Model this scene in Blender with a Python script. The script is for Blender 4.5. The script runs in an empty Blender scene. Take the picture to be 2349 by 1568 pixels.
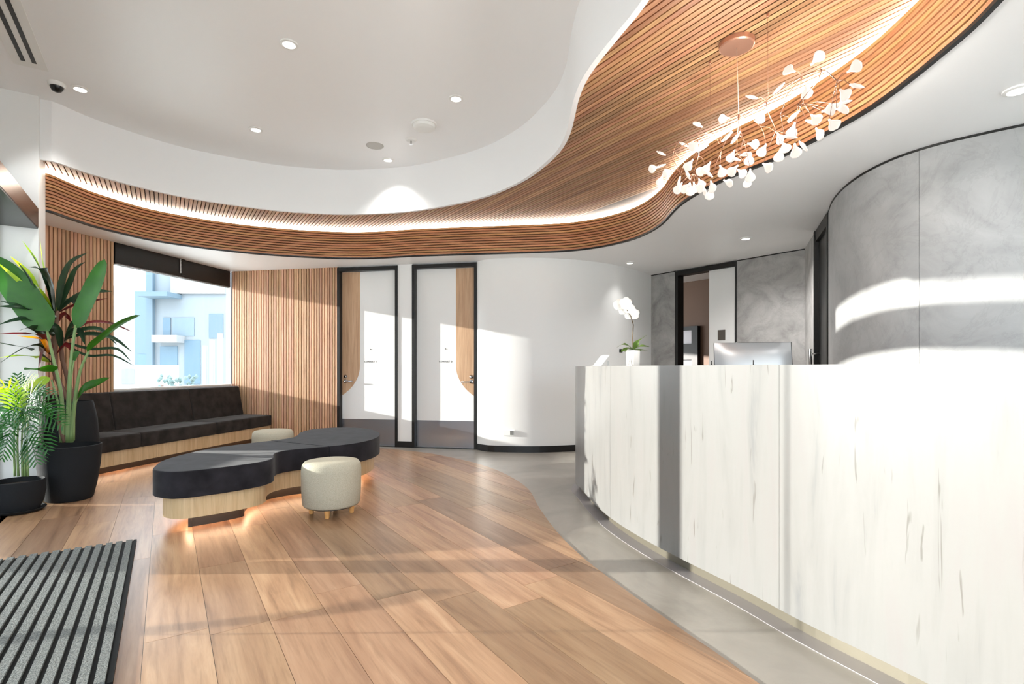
import bpy, bmesh, math, random
from mathutils import Vector, Matrix
from mathutils.geometry import tessellate_polygon

random.seed(7)
SC = bpy.context.scene
COL = SC.collection

# ------------------------------------------------------------------ camera, sky, sun, exposure
F, CX, VH, CZ = 1200.0, 1174.5, 843.0, 1.088      # focal length / centre / horizon in px, eye height
cam_d = bpy.data.cameras.new('camera')
cam = bpy.data.objects.new('camera', cam_d); COL.objects.link(cam)
cam_d.sensor_width = 36.0
cam_d.lens = 36.0 * F / 2349.0
cam_d.shift_y = (VH - 784.0) / 2349.0
cam_d.clip_start = 0.02; cam_d.clip_end = 400
cam.location = (0, 0, CZ); cam.rotation_euler = (math.pi / 2, 0, 0)
SC.camera = cam

world = bpy.data.worlds.new('sky'); SC.world = world
world.use_nodes = True
bg = world.node_tree.nodes['Background']
bg.inputs[0].default_value = (0.86, 0.93, 1.0, 1)
bg.inputs[1].default_value = 2.75

SUN_TAN = 0.171
sun_d = bpy.data.lights.new('sun', 'SUN')
sun_d.energy = 5.0; sun_d.angle = math.radians(0.53); sun_d.color = (1.0, 0.95, 0.88)
sun = bpy.data.objects.new('sun', sun_d); COL.objects.link(sun)
sun.rotation_euler = Vector((1, 0.017, -SUN_TAN)).to_track_quat('-Z', 'Y').to_euler()
sun.location = (-20, 4, 6)

SC.view_settings.view_transform = 'Standard'
SC.view_settings.look = 'None'
SC.view_settings.gamma = 1.0
SC.view_settings.use_curve_mapping = False
SC.view_settings.exposure = 1.27
SC.cycles.max_bounces = 8
SC.cycles.diffuse_bounces = 6
SC.cycles.glossy_bounces = 3
SC.cycles.transparent_max_bounces = 8
SC.cycles.use_adaptive_sampling = True
SC.cycles.adaptive_threshold = 0.1
SC.cycles.sample_clamp_indirect = 6.0
SC.cycles.use_denoising = True
SC.cycles.caustics_reflective = False
SC.cycles.caustics_refractive = False

# ------------------------------------------------------------------ helpers
def FL(u, v, z=0.0):
    Y = (CZ - z) * F / (v - VH)
    return Vector(((u - CX) / F * Y, Y))
def P(u, v, Y):
    return Vector(((u - CX) / F * Y, Y, CZ - (v - VH) / F * Y))
def on_line(u, A, B):
    """point where the sight line of column u meets the plan line A-B"""
    k = (u - CX) / F
    A = Vector(A); B = Vector(B); d = B - A
    t = (k * A.y - A.x) / (d.x - k * d.y)
    return A + d * t

def link(o, parent=None):
    COL.objects.link(o)
    if parent is not None:
        o.parent = parent
        L = parent.get('_w')
        if L is not None:
            o.matrix_parent_inverse = Matrix.Translation((-L[0], -L[1], -L[2]))
    return o
def mesh(name, verts, faces, mat, parent=None, smooth=False):
    me = bpy.data.meshes.new(name)
    me.from_pydata([tuple(v) for v in verts], [], faces)
    bm = bmesh.new(); bm.from_mesh(me)
    bmesh.ops.recalc_face_normals(bm, faces=bm.faces)
    bm.to_mesh(me); bm.free()
    if smooth:
        for p in me.polygons: p.use_smooth = True
    if mat: me.materials.append(mat)
    o = bpy.data.objects.new(name, me)
    return link(o, parent)
def bev(o, w=0.006, seg=2, ang=40):
    m = o.modifiers.new('bevel', 'BEVEL'); m.width = w; m.segments = seg
    m.limit_method = 'ANGLE'; m.angle_limit = math.radians(ang)
    return o
def smooth_ang(o, ang=35):
    for p in o.data.polygons: p.use_smooth = True
    m = o.modifiers.new('split', 'EDGE_SPLIT'); m.split_angle = math.radians(ang)
    return o
def thing(name, label, cat, loc, group=None, kind=None):
    o = bpy.data.objects.new(name, None); COL.objects.link(o)
    o.empty_display_size = 0.1
    o.location = loc; o['_w'] = tuple(loc)
    tag(o, label, cat, group, kind)
    return o
def tag(o, label=None, cat=None, group=None, kind=None):
    if label: o['label'] = label
    if cat: o['category'] = cat
    if group: o['group'] = group
    if kind: o['kind'] = kind
    return o
def boxv(o, ax, ay, az, x0, x1, y0, y1, z0, z1):
    o, ax, ay, az = Vector(o), Vector(ax), Vector(ay), Vector(az)
    v = [o + ax * x + ay * y + az * z for z in (z0, z1) for y in (y0, y1) for x in (x0, x1)]
    f = [(0, 1, 3, 2), (4, 6, 7, 5), (0, 4, 5, 1), (2, 3, 7, 6), (0, 2, 6, 4), (1, 5, 7, 3)]
    return v, f
XA, YA, ZA = Vector((1, 0, 0)), Vector((0, 1, 0)), Vector((0, 0, 1))
def box(name, mat, parent, x0, x1, y0, y1, z0, z1, o=(0, 0, 0), ax=XA, ay=YA, az=ZA):
    v, f = boxv(o, ax, ay, az, x0, x1, y0, y1, z0, z1)
    return mesh(name, v, f, mat, parent)
def merge(parts):
    V, Fc = [], []
    for v, f in parts:
        n = len(V); V += list(v); Fc += [tuple(i + n for i in q) for q in f]
    return V, Fc
def tess(poly):
    return [tuple(t) for t in tessellate_polygon([[Vector((p[0], p[1], 0)) for p in poly]])]
def prismv(poly, z0, z1):
    n = len(poly)
    v = [Vector((p[0], p[1], z0)) for p in poly] + [Vector((p[0], p[1], z1)) for p in poly]
    t = tess(poly)
    f = [tuple(reversed(q)) for q in t] + [tuple(i + n for i in q) for q in t]
    f += [(i, (i + 1) % n, (i + 1) % n + n, i + n) for i in range(n)]
    return v, f
def prism(name, poly, z0, z1, mat, parent=None):
    v, f = prismv(poly, z0, z1)
    return mesh(name, v, f, mat, parent)
def catmull(pts, closed=False, step=0.06):
    pts = [Vector(p) for p in pts]; n = len(pts); out = []
    rng = range(n) if closed else range(n - 1)
    for i in rng:
        if closed:
            p0, p1, p2, p3 = pts[i - 1], pts[i], pts[(i + 1) % n], pts[(i + 2) % n]
        else:
            p1, p2 = pts[i], pts[i + 1]
            p0 = pts[i - 1] if i > 0 else p1 * 2 - p2
            p3 = pts[i + 2] if i + 2 < n else p2 * 2 - p1
        a = 0.5
        t0 = 0; t1 = t0 + max((p1 - p0).length, 1e-5) ** a
        t2 = t1 + max((p2 - p1).length, 1e-5) ** a; t3 = t2 + max((p3 - p2).length, 1e-5) ** a
        k = max(2, int((p2 - p1).length / step))
        for j in range(k):
            t = t1 + (t2 - t1) * j / k
            A1 = p0 * ((t1 - t) / (t1 - t0)) + p1 * ((t - t0) / (t1 - t0))
            A2 = p1 * ((t2 - t) / (t2 - t1)) + p2 * ((t - t1) / (t2 - t1))
            A3 = p2 * ((t3 - t) / (t3 - t2)) + p3 * ((t - t2) / (t3 - t2))
            B1 = A1 * ((t2 - t) / (t2 - t0)) + A2 * ((t - t0) / (t2 - t0))
            B2 = A2 * ((t3 - t) / (t3 - t1)) + A3 * ((t - t1) / (t3 - t1))
            out.append(B1 * ((t2 - t) / (t2 - t1)) + B2 * ((t - t1) / (t2 - t1)))
    if not closed: out.append(pts[-1])
    return out
def offset(path, d, closed=False):
    """shift a plan path to its left by d"""
    n = len(path); out = []
    for i in range(n):
        a = path[i - 1] if (i > 0 or closed) else path[i]
        b = path[(i + 1) % n] if (i < n - 1 or closed) else path[i]
        t = Vector((b[0] - a[0], b[1] - a[1]))
        t = t.normalized() if t.length > 1e-9 else Vector((1, 0))
        out.append(Vector((path[i][0] - t.y * d, path[i][1] + t.x * d)))
    return out
def ribbon_solid(pa, pb, z0, z1):
    """solid between two plan paths of equal length"""
    n = len(pa); v = []
    for i in range(n):
        v += [Vector((pa[i][0], pa[i][1], z0)), Vector((pb[i][0], pb[i][1], z0)),
              Vector((pb[i][0], pb[i][1], z1)), Vector((pa[i][0], pa[i][1], z1))]
    f = []
    for i in range(n - 1):
        a, b = 4 * i, 4 * i + 4
        for k in range(4):
            f.append((a + k, b + k, b + (k + 1) % 4, a + (k + 1) % 4))
    f += [(0, 1, 2, 3), tuple(4 * (n - 1) + k for k in (3, 2, 1, 0))]
    return v, f
def wall(name, path, thick, z0, z1, mat, parent=None):
    v, f = ribbon_solid(path, offset(path, thick), z0, z1)
    return mesh(name, v, f, mat, parent)
def tubev(pts, r, seg=8):
    pts = [Vector(p) for p in pts]; n = len(pts); V, Fc = [], []
    rr = r if isinstance(r, (list, tuple)) else [r] * n
    prev = None
    for i in range(n):
        t = (pts[min(i + 1, n - 1)] - pts[max(i - 1, 0)]).normalized()
        ref = prev if prev is not None else (Vector((0, 0, 1)) if abs(t.z) < 0.9 else Vector((1, 0, 0)))
        s = t.cross(ref)
        if s.length < 1e-6: s = t.cross(Vector((0, 1, 0)))
        s.normalize(); w = s.cross(t).normalized(); prev = w
        for k in range(seg):
            a = 2 * math.pi * k / seg
            V.append(pts[i] + (s * math.cos(a) + w * math.sin(a)) * rr[i])
    for i in range(n - 1):
        for k in range(seg):
            Fc.append((i * seg + k, i * seg + (k + 1) % seg, (i + 1) * seg + (k + 1) % seg, (i + 1) * seg + k))
    Fc += [tuple(range(seg)), tuple((n - 1) * seg + k for k in reversed(range(seg)))]
    return V, Fc
def tube(name, pts, r, mat, parent=None, seg=8):
    v, f = tubev(pts, r, seg)
    return mesh(name, v, f, mat, parent, smooth=True)
def lathev(prof, c=(0, 0, 0), seg=32, axis=None, caps=True):
    """prof: list of (radius, height) from bottom to top"""
    c = Vector(c); V, Fc = [], []
    if axis is None: ax, ay, az = XA, YA, ZA
    else:
        az = Vector(axis).normalized()
        ax = az.cross(Vector((0, 0, 1)) if abs(az.z) < 0.9 else XA).normalized(); ay = az.cross(ax)
    for r, h in prof:
        for k in range(seg):
            a = 2 * math.pi * k / seg
            V.append(c + ax * (r * math.cos(a)) + ay * (r * math.sin(a)) + az * h)
    m = len(prof)
    for i in range(m - 1):
        for k in range(seg):
            Fc.append((i * seg + k, i * seg + (k + 1) % seg, (i + 1) * seg + (k + 1) % seg, (i + 1) * seg + k))
    if caps: Fc += [tuple(reversed(range(seg))), tuple((m - 1) * seg + k for k in range(seg))]
    return V, Fc
def lathe(name, prof, c, mat, parent=None, seg=32, axis=None, ang=40, caps=True):
    v, f = lathev(prof, c, seg, axis, caps)
    return smooth_ang(mesh(name, v, f, mat, parent), ang)

# ------------------------------------------------------------------ materials
def lin(c):
    return tuple(((x / 255) / 12.92 if x / 255 <= 0.04045 else ((x / 255 + 0.055) / 1.055) ** 2.4) for x in c) + (1,)
def mk(name, rgb=(200, 200, 200), rough=0.5, metal=0.0, emit=None, estr=0, spec=0.5):
    m = bpy.data.materials.new(name); m.use_nodes = True
    b = m.node_tree.nodes['Principled BSDF']
    b.inputs['Base Color'].default_value = lin(rgb)
    b.inputs['Roughness'].default_value = rough
    b.inputs['Metallic'].default_value = metal
    b.inputs['Specular IOR Level'].default_value = spec
    if emit:
        b.inputs['Emission Color'].default_value = lin(emit); b.inputs['Emission Strength'].default_value = estr
    return m
def N(m, typ, **kw):
    n = m.node_tree.nodes.new(typ)
    for k, v in kw.items():
        if k in n.inputs: n.inputs[k].default_value = v
        else: setattr(n, k, v)
    return n
def L(m, a, b): m.node_tree.links.new(a, b)
def ramp(m, stops, interp='LINEAR'):
    n = m.node_tree.nodes.new('ShaderNodeValToRGB'); cr = n.color_ramp; cr.interpolation = interp
    while len(cr.elements) < len(stops): cr.elements.new(0.5)
    for e, (p, c) in zip(cr.elements, stops):
        e.position = p; e.color = lin(c) if len(c) == 3 else c
    return n
def coords(m, scale=(1, 1, 1), rotz=0.0, rnd=True, kind='Object'):
    """object coordinates, turned, stretched and shifted by a random amount per object"""
    tc = N(m, 'ShaderNodeTexCoord'); mp = N(m, 'ShaderNodeMapping')
    rot = N(m, 'ShaderNodeVectorRotate', rotation_type='Z_AXIS'); rot.inputs['Angle'].default_value = rotz
    L(m, tc.outputs[kind], rot.inputs['Vector'])
    mp.inputs['Scale'].default_value = scale
    L(m, rot.outputs[0], mp.inputs['Vector'])
    if rnd:
        oi = N(m, 'ShaderNodeObjectInfo')
        mu = N(m, 'ShaderNodeVectorMath', operation='SCALE'); mu.inputs[0].default_value = (37, 61, 83)
        L(m, oi.outputs['Random'], mu.inputs['Scale'])
        ad = N(m, 'ShaderNodeVectorMath', operation='ADD')
        L(m, mp.outputs[0], ad.inputs[0]); L(m, mu.outputs[0], ad.inputs[1])
        return ad.outputs[0]
    return mp.outputs[0]
def bump(m, h, strength=0.2, dist=0.01):
    b = N(m, 'ShaderNodeBump'); b.inputs['Strength'].default_value = strength; b.inputs['Distance'].default_value = dist
    L(m, h, b.inputs['Height']); L(m, b.outputs[0], m.node_tree.nodes['Principled BSDF'].inputs['Normal'])
def wood(name, stops, scale, rotz=0.0, rough=0.45, vary=0.35, hue=0.02, grain=0.06):
    """timber: stretched noise grain, tone different on every piece"""
    m = mk(name, rough=rough); b = m.node_tree.nodes['Principled BSDF']
    v = coords(m, scale, rotz)
    n1 = N(m, 'ShaderNodeTexNoise', Scale=1.0, Detail=6.0, Roughness=0.6, Distortion=0.6); L(m, v, n1.inputs['Vector'])
    r1 = ramp(m, stops); L(m, n1.outputs['Fac'], r1.inputs['Fac'])
    oi = N(m, 'ShaderNodeObjectInfo')
    hs = N(m, 'ShaderNodeHueSaturation')
    mr = N(m, 'ShaderNodeMapRange'); mr.inputs['To Min'].default_value = 1 - vary; mr.inputs['To Max'].default_value = 1 + vary * 0.55
    L(m, oi.outputs['Random'], mr.inputs['Value']); L(m, mr.outputs[0], hs.inputs['Value'])
    mu = N(m, 'ShaderNodeMath', operation='MULTIPLY'); mu.inputs[1].default_value = 13.7; L(m, oi.outputs['Random'], mu.inputs[0])
    fr = N(m, 'ShaderNodeMath', operation='FRACT'); L(m, mu.outputs[0], fr.inputs[0])
    mh = N(m, 'ShaderNodeMapRange'); mh.inputs['To Min'].default_value = 0.5 - hue; mh.inputs['To Max'].default_value = 0.5 + hue
    L(m, fr.outputs[0], mh.inputs['Value']); L(m, mh.outputs[0], hs.inputs['Hue'])
    v2 = coords(m, tuple(q * 4.0 if q > 5 else q * 2.2 for q in scale), rotz)
    n2 = N(m, 'ShaderNodeTexNoise', Scale=1.0, Detail=4.0, Roughness=0.7, Distortion=0.3); L(m, v2, n2.inputs['Vector'])
    r2 = ramp(m, [(0.32, (196, 188, 180)), (0.5, (244, 242, 240)), (0.7, (255, 255, 255))]); L(m, n2.outputs['Fac'], r2.inputs['Fac'])
    mg = N(m, 'ShaderNodeMixRGB', blend_type='MULTIPLY'); mg.inputs[0].default_value = 0.5
    L(m, r1.outputs[0], mg.inputs[1]); L(m, r2.outputs[0], mg.inputs[2])
    L(m, mg.outputs[0], hs.inputs['Color']); L(m, hs.outputs[0], b.inputs['Base Color'])
    bump(m, n1.outputs['Fac'], grain, 0.01)
    return m
D_ANG = math.atan2(0.834, -0.552)            # direction the boards and soffit battens run
DV, EV = Vector((-0.552, 0.834)), Vector((0.834, 0.552))

WHITE = mk('white paint', (236, 236, 235), 0.45)
CEILW = mk('ceiling paint', (247, 247, 248), 0.4)
BLACK = mk('black powder coat', (14, 13, 13), 0.45)
BLACKGL = mk('black anodised', (10, 10, 11), 0.3)
PLANK = wood('oak boards', [(0.25, (118, 90, 68)), (0.42, (161, 125, 96)), (0.62, (179, 144, 113)), (0.85, (199, 167, 137))],
             (1.3, 13, 1), -D_ANG, 0.34, 0.33, 0.006, 0.05)
BATT = wood('battens soffit', [(0.25, (140, 98, 66)), (0.5, (178, 132, 94)), (0.8, (206, 164, 124))], (2, 40, 10), -D_ANG, 0.5, 0.28, 0.012)
BATTV = wood('battens upright', [(0.25, (172, 126, 96)), (0.5, (208, 164, 130)), (0.8, (228, 188, 156))], (40, 40, 2.0), 0, 0.5, 0.22, 0.012)
BATTF = wood('battens fascia', [(0.25, (160, 108, 70)), (0.5, (198, 143, 98)), (0.8, (222, 172, 126))], (3.0, 3.0, 30), 0, 0.5, 0.18, 0.01)
DARKGAP = mk('dark batten backing', (40, 22, 14), 0.8)
MAPLE = wood('pale maple', [(0.3, (196, 166, 126)), (0.6, (214, 188, 150)), (0.85, (226, 204, 170))], (18, 18, 1.5), 0, 0.45, 0.05, 0.004)
OAKDOOR = wood('door timber', [(0.3, (186, 150, 116)), (0.6, (206, 172, 138)), (0.85, (220, 190, 158))], (20, 20, 1.2), 0, 0.5, 0.05, 0.004)
FABRIC = mk('charcoal velour', (50, 46, 44), 0.95, spec=0.1)
FABRIC2 = mk('charcoal bench velour', (38, 37, 41), 0.95, spec=0.1)
for m_ in (FABRIC, FABRIC2):
    v_ = coords(m_, (1, 1, 1)); n_ = N(m_, 'ShaderNodeTexNoise', Scale=9.0, Detail=5.0); L(m_, v_, n_.inputs['Vector'])
    bb = m_.node_tree.nodes['Principled BSDF']; c0 = bb.inputs['Base Color'].default_value[:]
    r_ = ramp(m_, [(0.3, tuple(x * 0.65 for x in c0[:3]) + (1,)), (0.75, tuple(x * 1.55 for x in c0[:3]) + (1,))])
    L(m_, n_.outputs['Fac'], r_.inputs['Fac']); L(m_, r_.outputs[0], bb.inputs['Base Color'])
    bb.inputs['Sheen Weight'].default_value = 0.12; bb.inputs['Sheen Roughness'].default_value = 0.4
LINEN = mk('stool linen', (205, 199, 180), 0.9, spec=0.15)
v_ = coords(LINEN, (1, 1, 1)); n_ = N(LINEN, 'ShaderNodeTexNoise', Scale=350.0, Detail=2.0); L(LINEN, v_, n_.inputs['Vector'])
r_ = ramp(LINEN, [(0.3, (160, 155, 138)), (0.7, (194, 189, 172))]); L(LINEN, n_.outputs['Fac'], r_.inputs['Fac'])
L(LINEN, r_.outputs[0], LINEN.node_tree.nodes['Principled BSDF'].inputs['Base Color']); bump(LINEN, n_.outputs['Fac'], 0.4, 0.002)
PLINTH = mk('dark kick', (52, 46, 40), 0.5)
LEGW = mk('turned beech', (214, 160, 98), 0.5)
STEEL = mk('brushed steel', (168, 174, 186), 0.3, 0.9)
CHROME = mk('chrome', (190, 190, 192), 0.2, 1.0)
ALU = mk('aluminium floor edge', (160, 155, 156), 0.4, 0.4)
COPPER = mk('copper', (196, 150, 128), 0.35, 0.85)
COPPERW = mk('copper stem', (140, 100, 80), 0.5, 0.4)
PLASTIC = mk('white plastic', (238, 238, 236), 0.4)
GREYP = mk('grey plastic', (120, 120, 118), 0.5)
SPK = mk('speaker mesh', (196, 194, 190), 0.7)
POT = mk('charcoal pot', (22, 25, 29), 0.8, spec=0.3)
v_ = coords(POT, (1, 1, 1)); n_ = N(POT, 'ShaderNodeTexNoise', Scale=120.0, Detail=3.0); L(POT, v_, n_.inputs['Vector']); bump(POT, n_.outputs['Fac'], 0.3, 0.003)
SOIL = mk('potting soil', (48, 36, 28), 0.95)
LEDM = mk('led diffuser', (255, 255, 255), 0.5, emit=(255, 246, 232), estr=10.0)
LEDW = mk('warm led', (255, 255, 255), 0.5, emit=(255, 214, 176), estr=11.0)
LAMPM = mk('downlight lens', (255, 255, 255), 0.5, emit=(255, 250, 242), estr=2.0)
BULBM = mk('glowing leaf lamp', (170, 167, 164), 0.5, emit=(255, 240, 226), estr=0.28)
BULBC = mk('lamp core', (255, 240, 220), 0.4, emit=(255, 226, 190), estr=3.0)
for m_ in (BULBM, LAMPM): m_.cycles.emission_sampling = 'NONE'
def leafm(name, a, b, rough=0.4, trans=0.35):
    m = mk(name, a, rough); bs = m.node_tree.nodes['Principled BSDF']
    v = coords(m, (1, 1, 1)); n = N(m, 'ShaderNodeTexNoise', Scale=7.0, Detail=3.0); L(m, v, n.inputs['Vector'])
    r = ramp(m, [(0.3, a), (0.7, b)]); L(m, n.outputs['Fac'], r.inputs['Fac']); L(m, r.outputs[0], bs.inputs['Base Color'])
    tr = N(m, 'ShaderNodeBsdfTranslucent'); hs = N(m, 'ShaderNodeHueSaturation', Value=1.5, Saturation=1.15)
    L(m, r.outputs[0], hs.inputs['Color']); L(m, hs.outputs[0], tr.inputs['Color'])
    mx = N(m, 'ShaderNodeMixShader'); mx.inputs[0].default_value = trans
    L(m, bs.outputs[0], mx.inputs[1]); L(m, tr.outputs[0], mx.inputs[2])
    L(m, mx.outputs[0], m.node_tree.nodes['Material Output'].inputs['Surface'])
    return m
LEAFG = leafm('banana leaf green', (40, 92, 24), (52, 112, 30))
LEAFD = leafm('dark strap leaf', (26, 48, 34), (48, 74, 48), 0.35, 0.2)
LEAFL = leafm('lime leaf', (150, 190, 60), (196, 214, 96), 0.4, 0.45)
LEAFO = leafm('orange leaf', (226, 128, 30), (236, 166, 40), 0.4, 0.45)
LEAFR = leafm('red cordyline leaf', (120, 40, 44), (86, 44, 40), 0.4, 0.25)
PALM = leafm('palm green', (22, 72, 26), (44, 108, 34), 0.35, 0.3)
STALK = mk('leaf stalk', (122, 148, 92), 0.45)
STEMB = mk('cordyline cane', (112, 84, 70), 0.8)
ORCHL = leafm('orchid leaf', (66, 96, 40), (104, 132, 62), 0.35, 0.2)
PETAL = leafm('orchid petal', (250, 249, 246), (255, 254, 252), 0.5, 0.3)
ORST = mk('orchid stem', (92, 74, 50), 0.6)

def concrete(name, stops, scale, rough=0.5, bmp=0.08, vein=None, rnd=False):
    m = mk(name, rough=rough); b = m.node_tree.nodes['Principled BSDF']
    v = coords(m, (1, 1, 1), rnd=rnd)
    n = N(m, 'ShaderNodeTexNoise', Scale=scale, Detail=9.0, Roughness=0.62, Distortion=0.9); L(m, v, n.inputs['Vector'])
    r = ramp(m, stops); L(m, n.outputs['Fac'], r.inputs['Fac'])
    out = r.outputs[0]
    if vein:
        n2 = N(m, 'ShaderNodeTexNoise', Scale=vein[0], Detail=6.0, Roughness=0.7, Distortion=1.6); L(m, v, n2.inputs['Vector'])
        r2 = ramp(m, [(0.47, (1, 1, 1, 1)), (0.5, tuple(lin(vein[1]))), (0.53, (1, 1, 1, 1))]); L(m, n2.outputs['Fac'], r2.inputs['Fac'])
        mx = N(m, 'ShaderNodeMixRGB', blend_type='MULTIPLY'); mx.inputs[0].default_value = vein[2]
        L(m, out, mx.inputs[1]); L(m, r2.outputs[0], mx.inputs[2]); out = mx.outputs[0]
    L(m, out, b.inputs['Base Color']); bump(m, n.outputs['Fac'], bmp, 0.01)
    return m
CONC = concrete('render concrete panel', [(0.3, (140, 140, 140)), (0.48, (160, 160, 160)), (0.7, (174, 174, 174))], 2.2, 0.42, 0.05, (1.7, (222, 222, 220), 0.3))
CONCD = concrete('dark concrete panel', [(0.3, (136, 134, 132)), (0.5, (168, 166, 164)), (0.72, (188, 186, 184))], 3.0, 0.5, 0.05, (2.4, (216, 214, 212), 0.3))
FLOORC = concrete('polished concrete', [(0.3, (132, 126, 118)), (0.5, (152, 146, 137)), (0.72, (168, 161, 152))], 1.6, 0.3, 0.02)

MARB = mk('white veined counter panel', (236, 233, 228), 0.32)
b_ = MARB.node_tree.nodes['Principled BSDF']
v1 = coords(MARB, (11, 11, 1.3), rnd=False)
n1 = N(MARB, 'ShaderNodeTexNoise', Scale=1.0, Detail=5.0, Roughness=0.6, Distortion=0.5); L(MARB, v1, n1.inputs['Vector'])
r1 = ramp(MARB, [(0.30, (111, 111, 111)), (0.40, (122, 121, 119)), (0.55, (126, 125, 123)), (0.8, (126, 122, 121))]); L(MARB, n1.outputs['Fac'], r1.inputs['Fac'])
v2 = coords(MARB, (26, 26, 2.6), rnd=False)
n2 = N(MARB, 'ShaderNodeTexNoise', Scale=1.0, Detail=3.0, Roughness=0.55, Distortion=0.8); L(MARB, v2, n2.inputs['Vector'])
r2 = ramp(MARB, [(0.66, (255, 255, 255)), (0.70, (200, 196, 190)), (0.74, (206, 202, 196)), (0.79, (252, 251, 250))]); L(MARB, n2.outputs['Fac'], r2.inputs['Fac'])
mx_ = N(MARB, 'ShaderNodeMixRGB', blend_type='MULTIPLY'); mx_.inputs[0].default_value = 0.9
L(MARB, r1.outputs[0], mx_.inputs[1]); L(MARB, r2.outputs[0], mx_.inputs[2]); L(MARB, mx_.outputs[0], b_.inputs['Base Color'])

GLASS = bpy.data.materials.new('clear glass'); GLASS.use_nodes = True
nt = GLASS.node_tree; nt.nodes.remove(nt.nodes['Principled BSDF'])
tr_ = N(GLASS, 'ShaderNodeBsdfTransparent', Color=(0.96, 0.98, 0.98, 1)); gl_ = N(GLASS, 'ShaderNodeBsdfGlossy', Roughness=0.01)
lw_ = N(GLASS, 'ShaderNodeLayerWeight', Blend=0.5); pw_ = N(GLASS, 'ShaderNodeMath', operation='POWER'); pw_.inputs[1].default_value = 4.0
ma_ = N(GLASS, 'ShaderNodeMath', operation='MULTIPLY_ADD'); ma_.inputs[1].default_value = 0.5; ma_.inputs[2].default_value = 0.02
L(GLASS, lw_.outputs['Facing'], pw_.inputs[0]); L(GLASS, pw_.outputs[0], ma_.inputs[0]); mxg = N(GLASS, 'ShaderNodeMixShader')
L(GLASS, ma_.outputs[0], mxg.inputs[0]); L(GLASS, tr_.outputs[0], mxg.inputs[1]); L(GLASS, gl_.outputs[0], mxg.inputs[2])
L(GLASS, mxg.outputs[0], nt.nodes['Material Output'].inputs['Surface'])

# ------------------------------------------------------------------ plan geometry
Z_LOW, Z_SOF, Z_HIGH = 2.50, 2.895, 3.38
K = Vector((-4.11, 7.68)); E = Vector((-0.48, 6.96))
WD = (E - K).normalized(); WN = Vector((WD.y, -WD.x))          # door wall direction, normal towards the room
AD = Vector((-0.196, -0.981)); BD = Vector((0.981, -0.196))     # along the window wall / into the room
def win(a, b=0.0): return K + AD * a + BD * b

def cv(pts, z): return [Vector(((u - CX) / F * ((z - CZ) * F / (VH - v)), (z - CZ) * F / (VH - v))) for u, v in pts]
fas_px = [(99, 482.5), (154, 500), (212.6, 519), (266, 533), (345, 551), (435, 565), (537, 577.5), (650, 587), (772, 592.7), (854, 592.7),
          (946, 588), (1094, 583), (1200, 580), (1306, 575.6), (1381, 566), (1445, 551), (1487, 534), (1519, 513), (1543, 487), (1562, 469),
          (1611, 438), (1685, 403), (1781, 364.6), (1909, 300.6), (2001, 247), (2087, 184.5), (2171, 116), (2230, 65.5), (2294, 0)]
fas = cv(fas_px, Z_LOW)
fas = [Vector((-4.62, 4.42))] + fas + [Vector((1.76, 1.6)), Vector((1.55, 1.1)), Vector((1.2, 0.5)), Vector((0.8, -0.2)), Vector((0.3, -0.9))]
OUTER = catmull(fas, step=0.07)
inn_px = [(118, 361), (192, 386), (294, 415), (422, 445), (575, 469), (650, 478), (772, 485), (854, 484), (943, 478), (1033, 463), (1102, 446.6),
          (1148, 430), (1200, 404), (1253, 363), (1281, 332), (1297, 300), (1308, 255), (1314.5, 223), (1330.5, 178.6), (1356, 137), (1410, 67), (1463, 0)]
inn = cv(inn_px, Z_SOF)
inn = [Vector((-4.08, 4.46))] + inn + [Vector((0.70, 2.1)), Vector((0.73, 1.6)), Vector((0.66, 1.0)), Vector((0.45, 0.4)), Vector((0.15, -0.2)), Vector((-0.1, -0.9))]
INNER = catmull(inn, step=0.07)

PIER_C = Vector((-4.0, 4.42))
fc0 = PIER_C - EV * 0.30                                      # shopfront line, running towards the viewer
def fac(t, off=0.0): return fc0 - DV * t + EV * off
FACEND = fac(7.0)
SIDEEND = FACEND + EV * 7.6

# ------------------------------------------------------------------ floor
floor = mesh('floor', [(-5.2, -3.2, 0), (6.6, -3.2, 0), (6.6, 10.5, 0), (-5.2, 10.5, 0), (-5.2, -3.2, -.1), (6.6, -3.2, -.1), (6.6, 10.5, -.1), (-5.2, 10.5, -.1)],
             [(0, 1, 2, 3), (7, 6, 5, 4), (0, 4, 5, 1), (1, 5, 6, 2), (2, 6, 7, 3), (3, 7, 4, 0)], FLOORC)
tag(floor, 'polished grey concrete floor with an inset of oak boards', 'floor', kind='structure')
edge_px = [(861, 1026.7), (933, 1034), (982, 1039.5), (1056, 1054), (1100, 1065), (1154, 1085), (1209, 1119.6), (1238, 1167), (1281, 1224.6),
           (1332, 1275), (1426, 1348), (1553, 1438), (1665, 1514.5), (1734, 1565)]
edge = [FL(*p) for p in edge_px]
edge = catmull([Vector((-2.2, 7.26))] + edge + [Vector((1.05, 1.3)), Vector((1.2, .7)), Vector((1.25, 0)), Vector((1.25, -1.6))], step=0.09)
region = edge + [Vector((0.3, -2.6)), FACEND, fac(0.2), Vector((-4.0, 4.65)), win(3.1), win(0), Vector((-2.44, 7.36))]
def clip_half(poly, n, c):
    out = []
    for i in range(len(poly)):
        a, b = poly[i - 1], poly[i]
        da, db = a.dot(n) - c, b.dot(n) - c
        if (da <= 0) != (db <= 0):
            out.append(a + (b - a) * (da / (da - db)))
        if db <= 0: out.append(b)
    return out
def clean(poly, eps=1e-4):
    out = []
    for p in poly:
        if not out or (p - out[-1]).length > eps: out.append(p)
    while len(out) > 1 and (out[0] - out[-1]).length <= eps: out.pop()
    return out
def area(poly):
    return 0.5 * sum(poly[i - 1].x * poly[i].y - poly[i].x * poly[i - 1].y for i in range(len(poly)))
PW = 0.2225
rng = random.Random(3)
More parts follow.
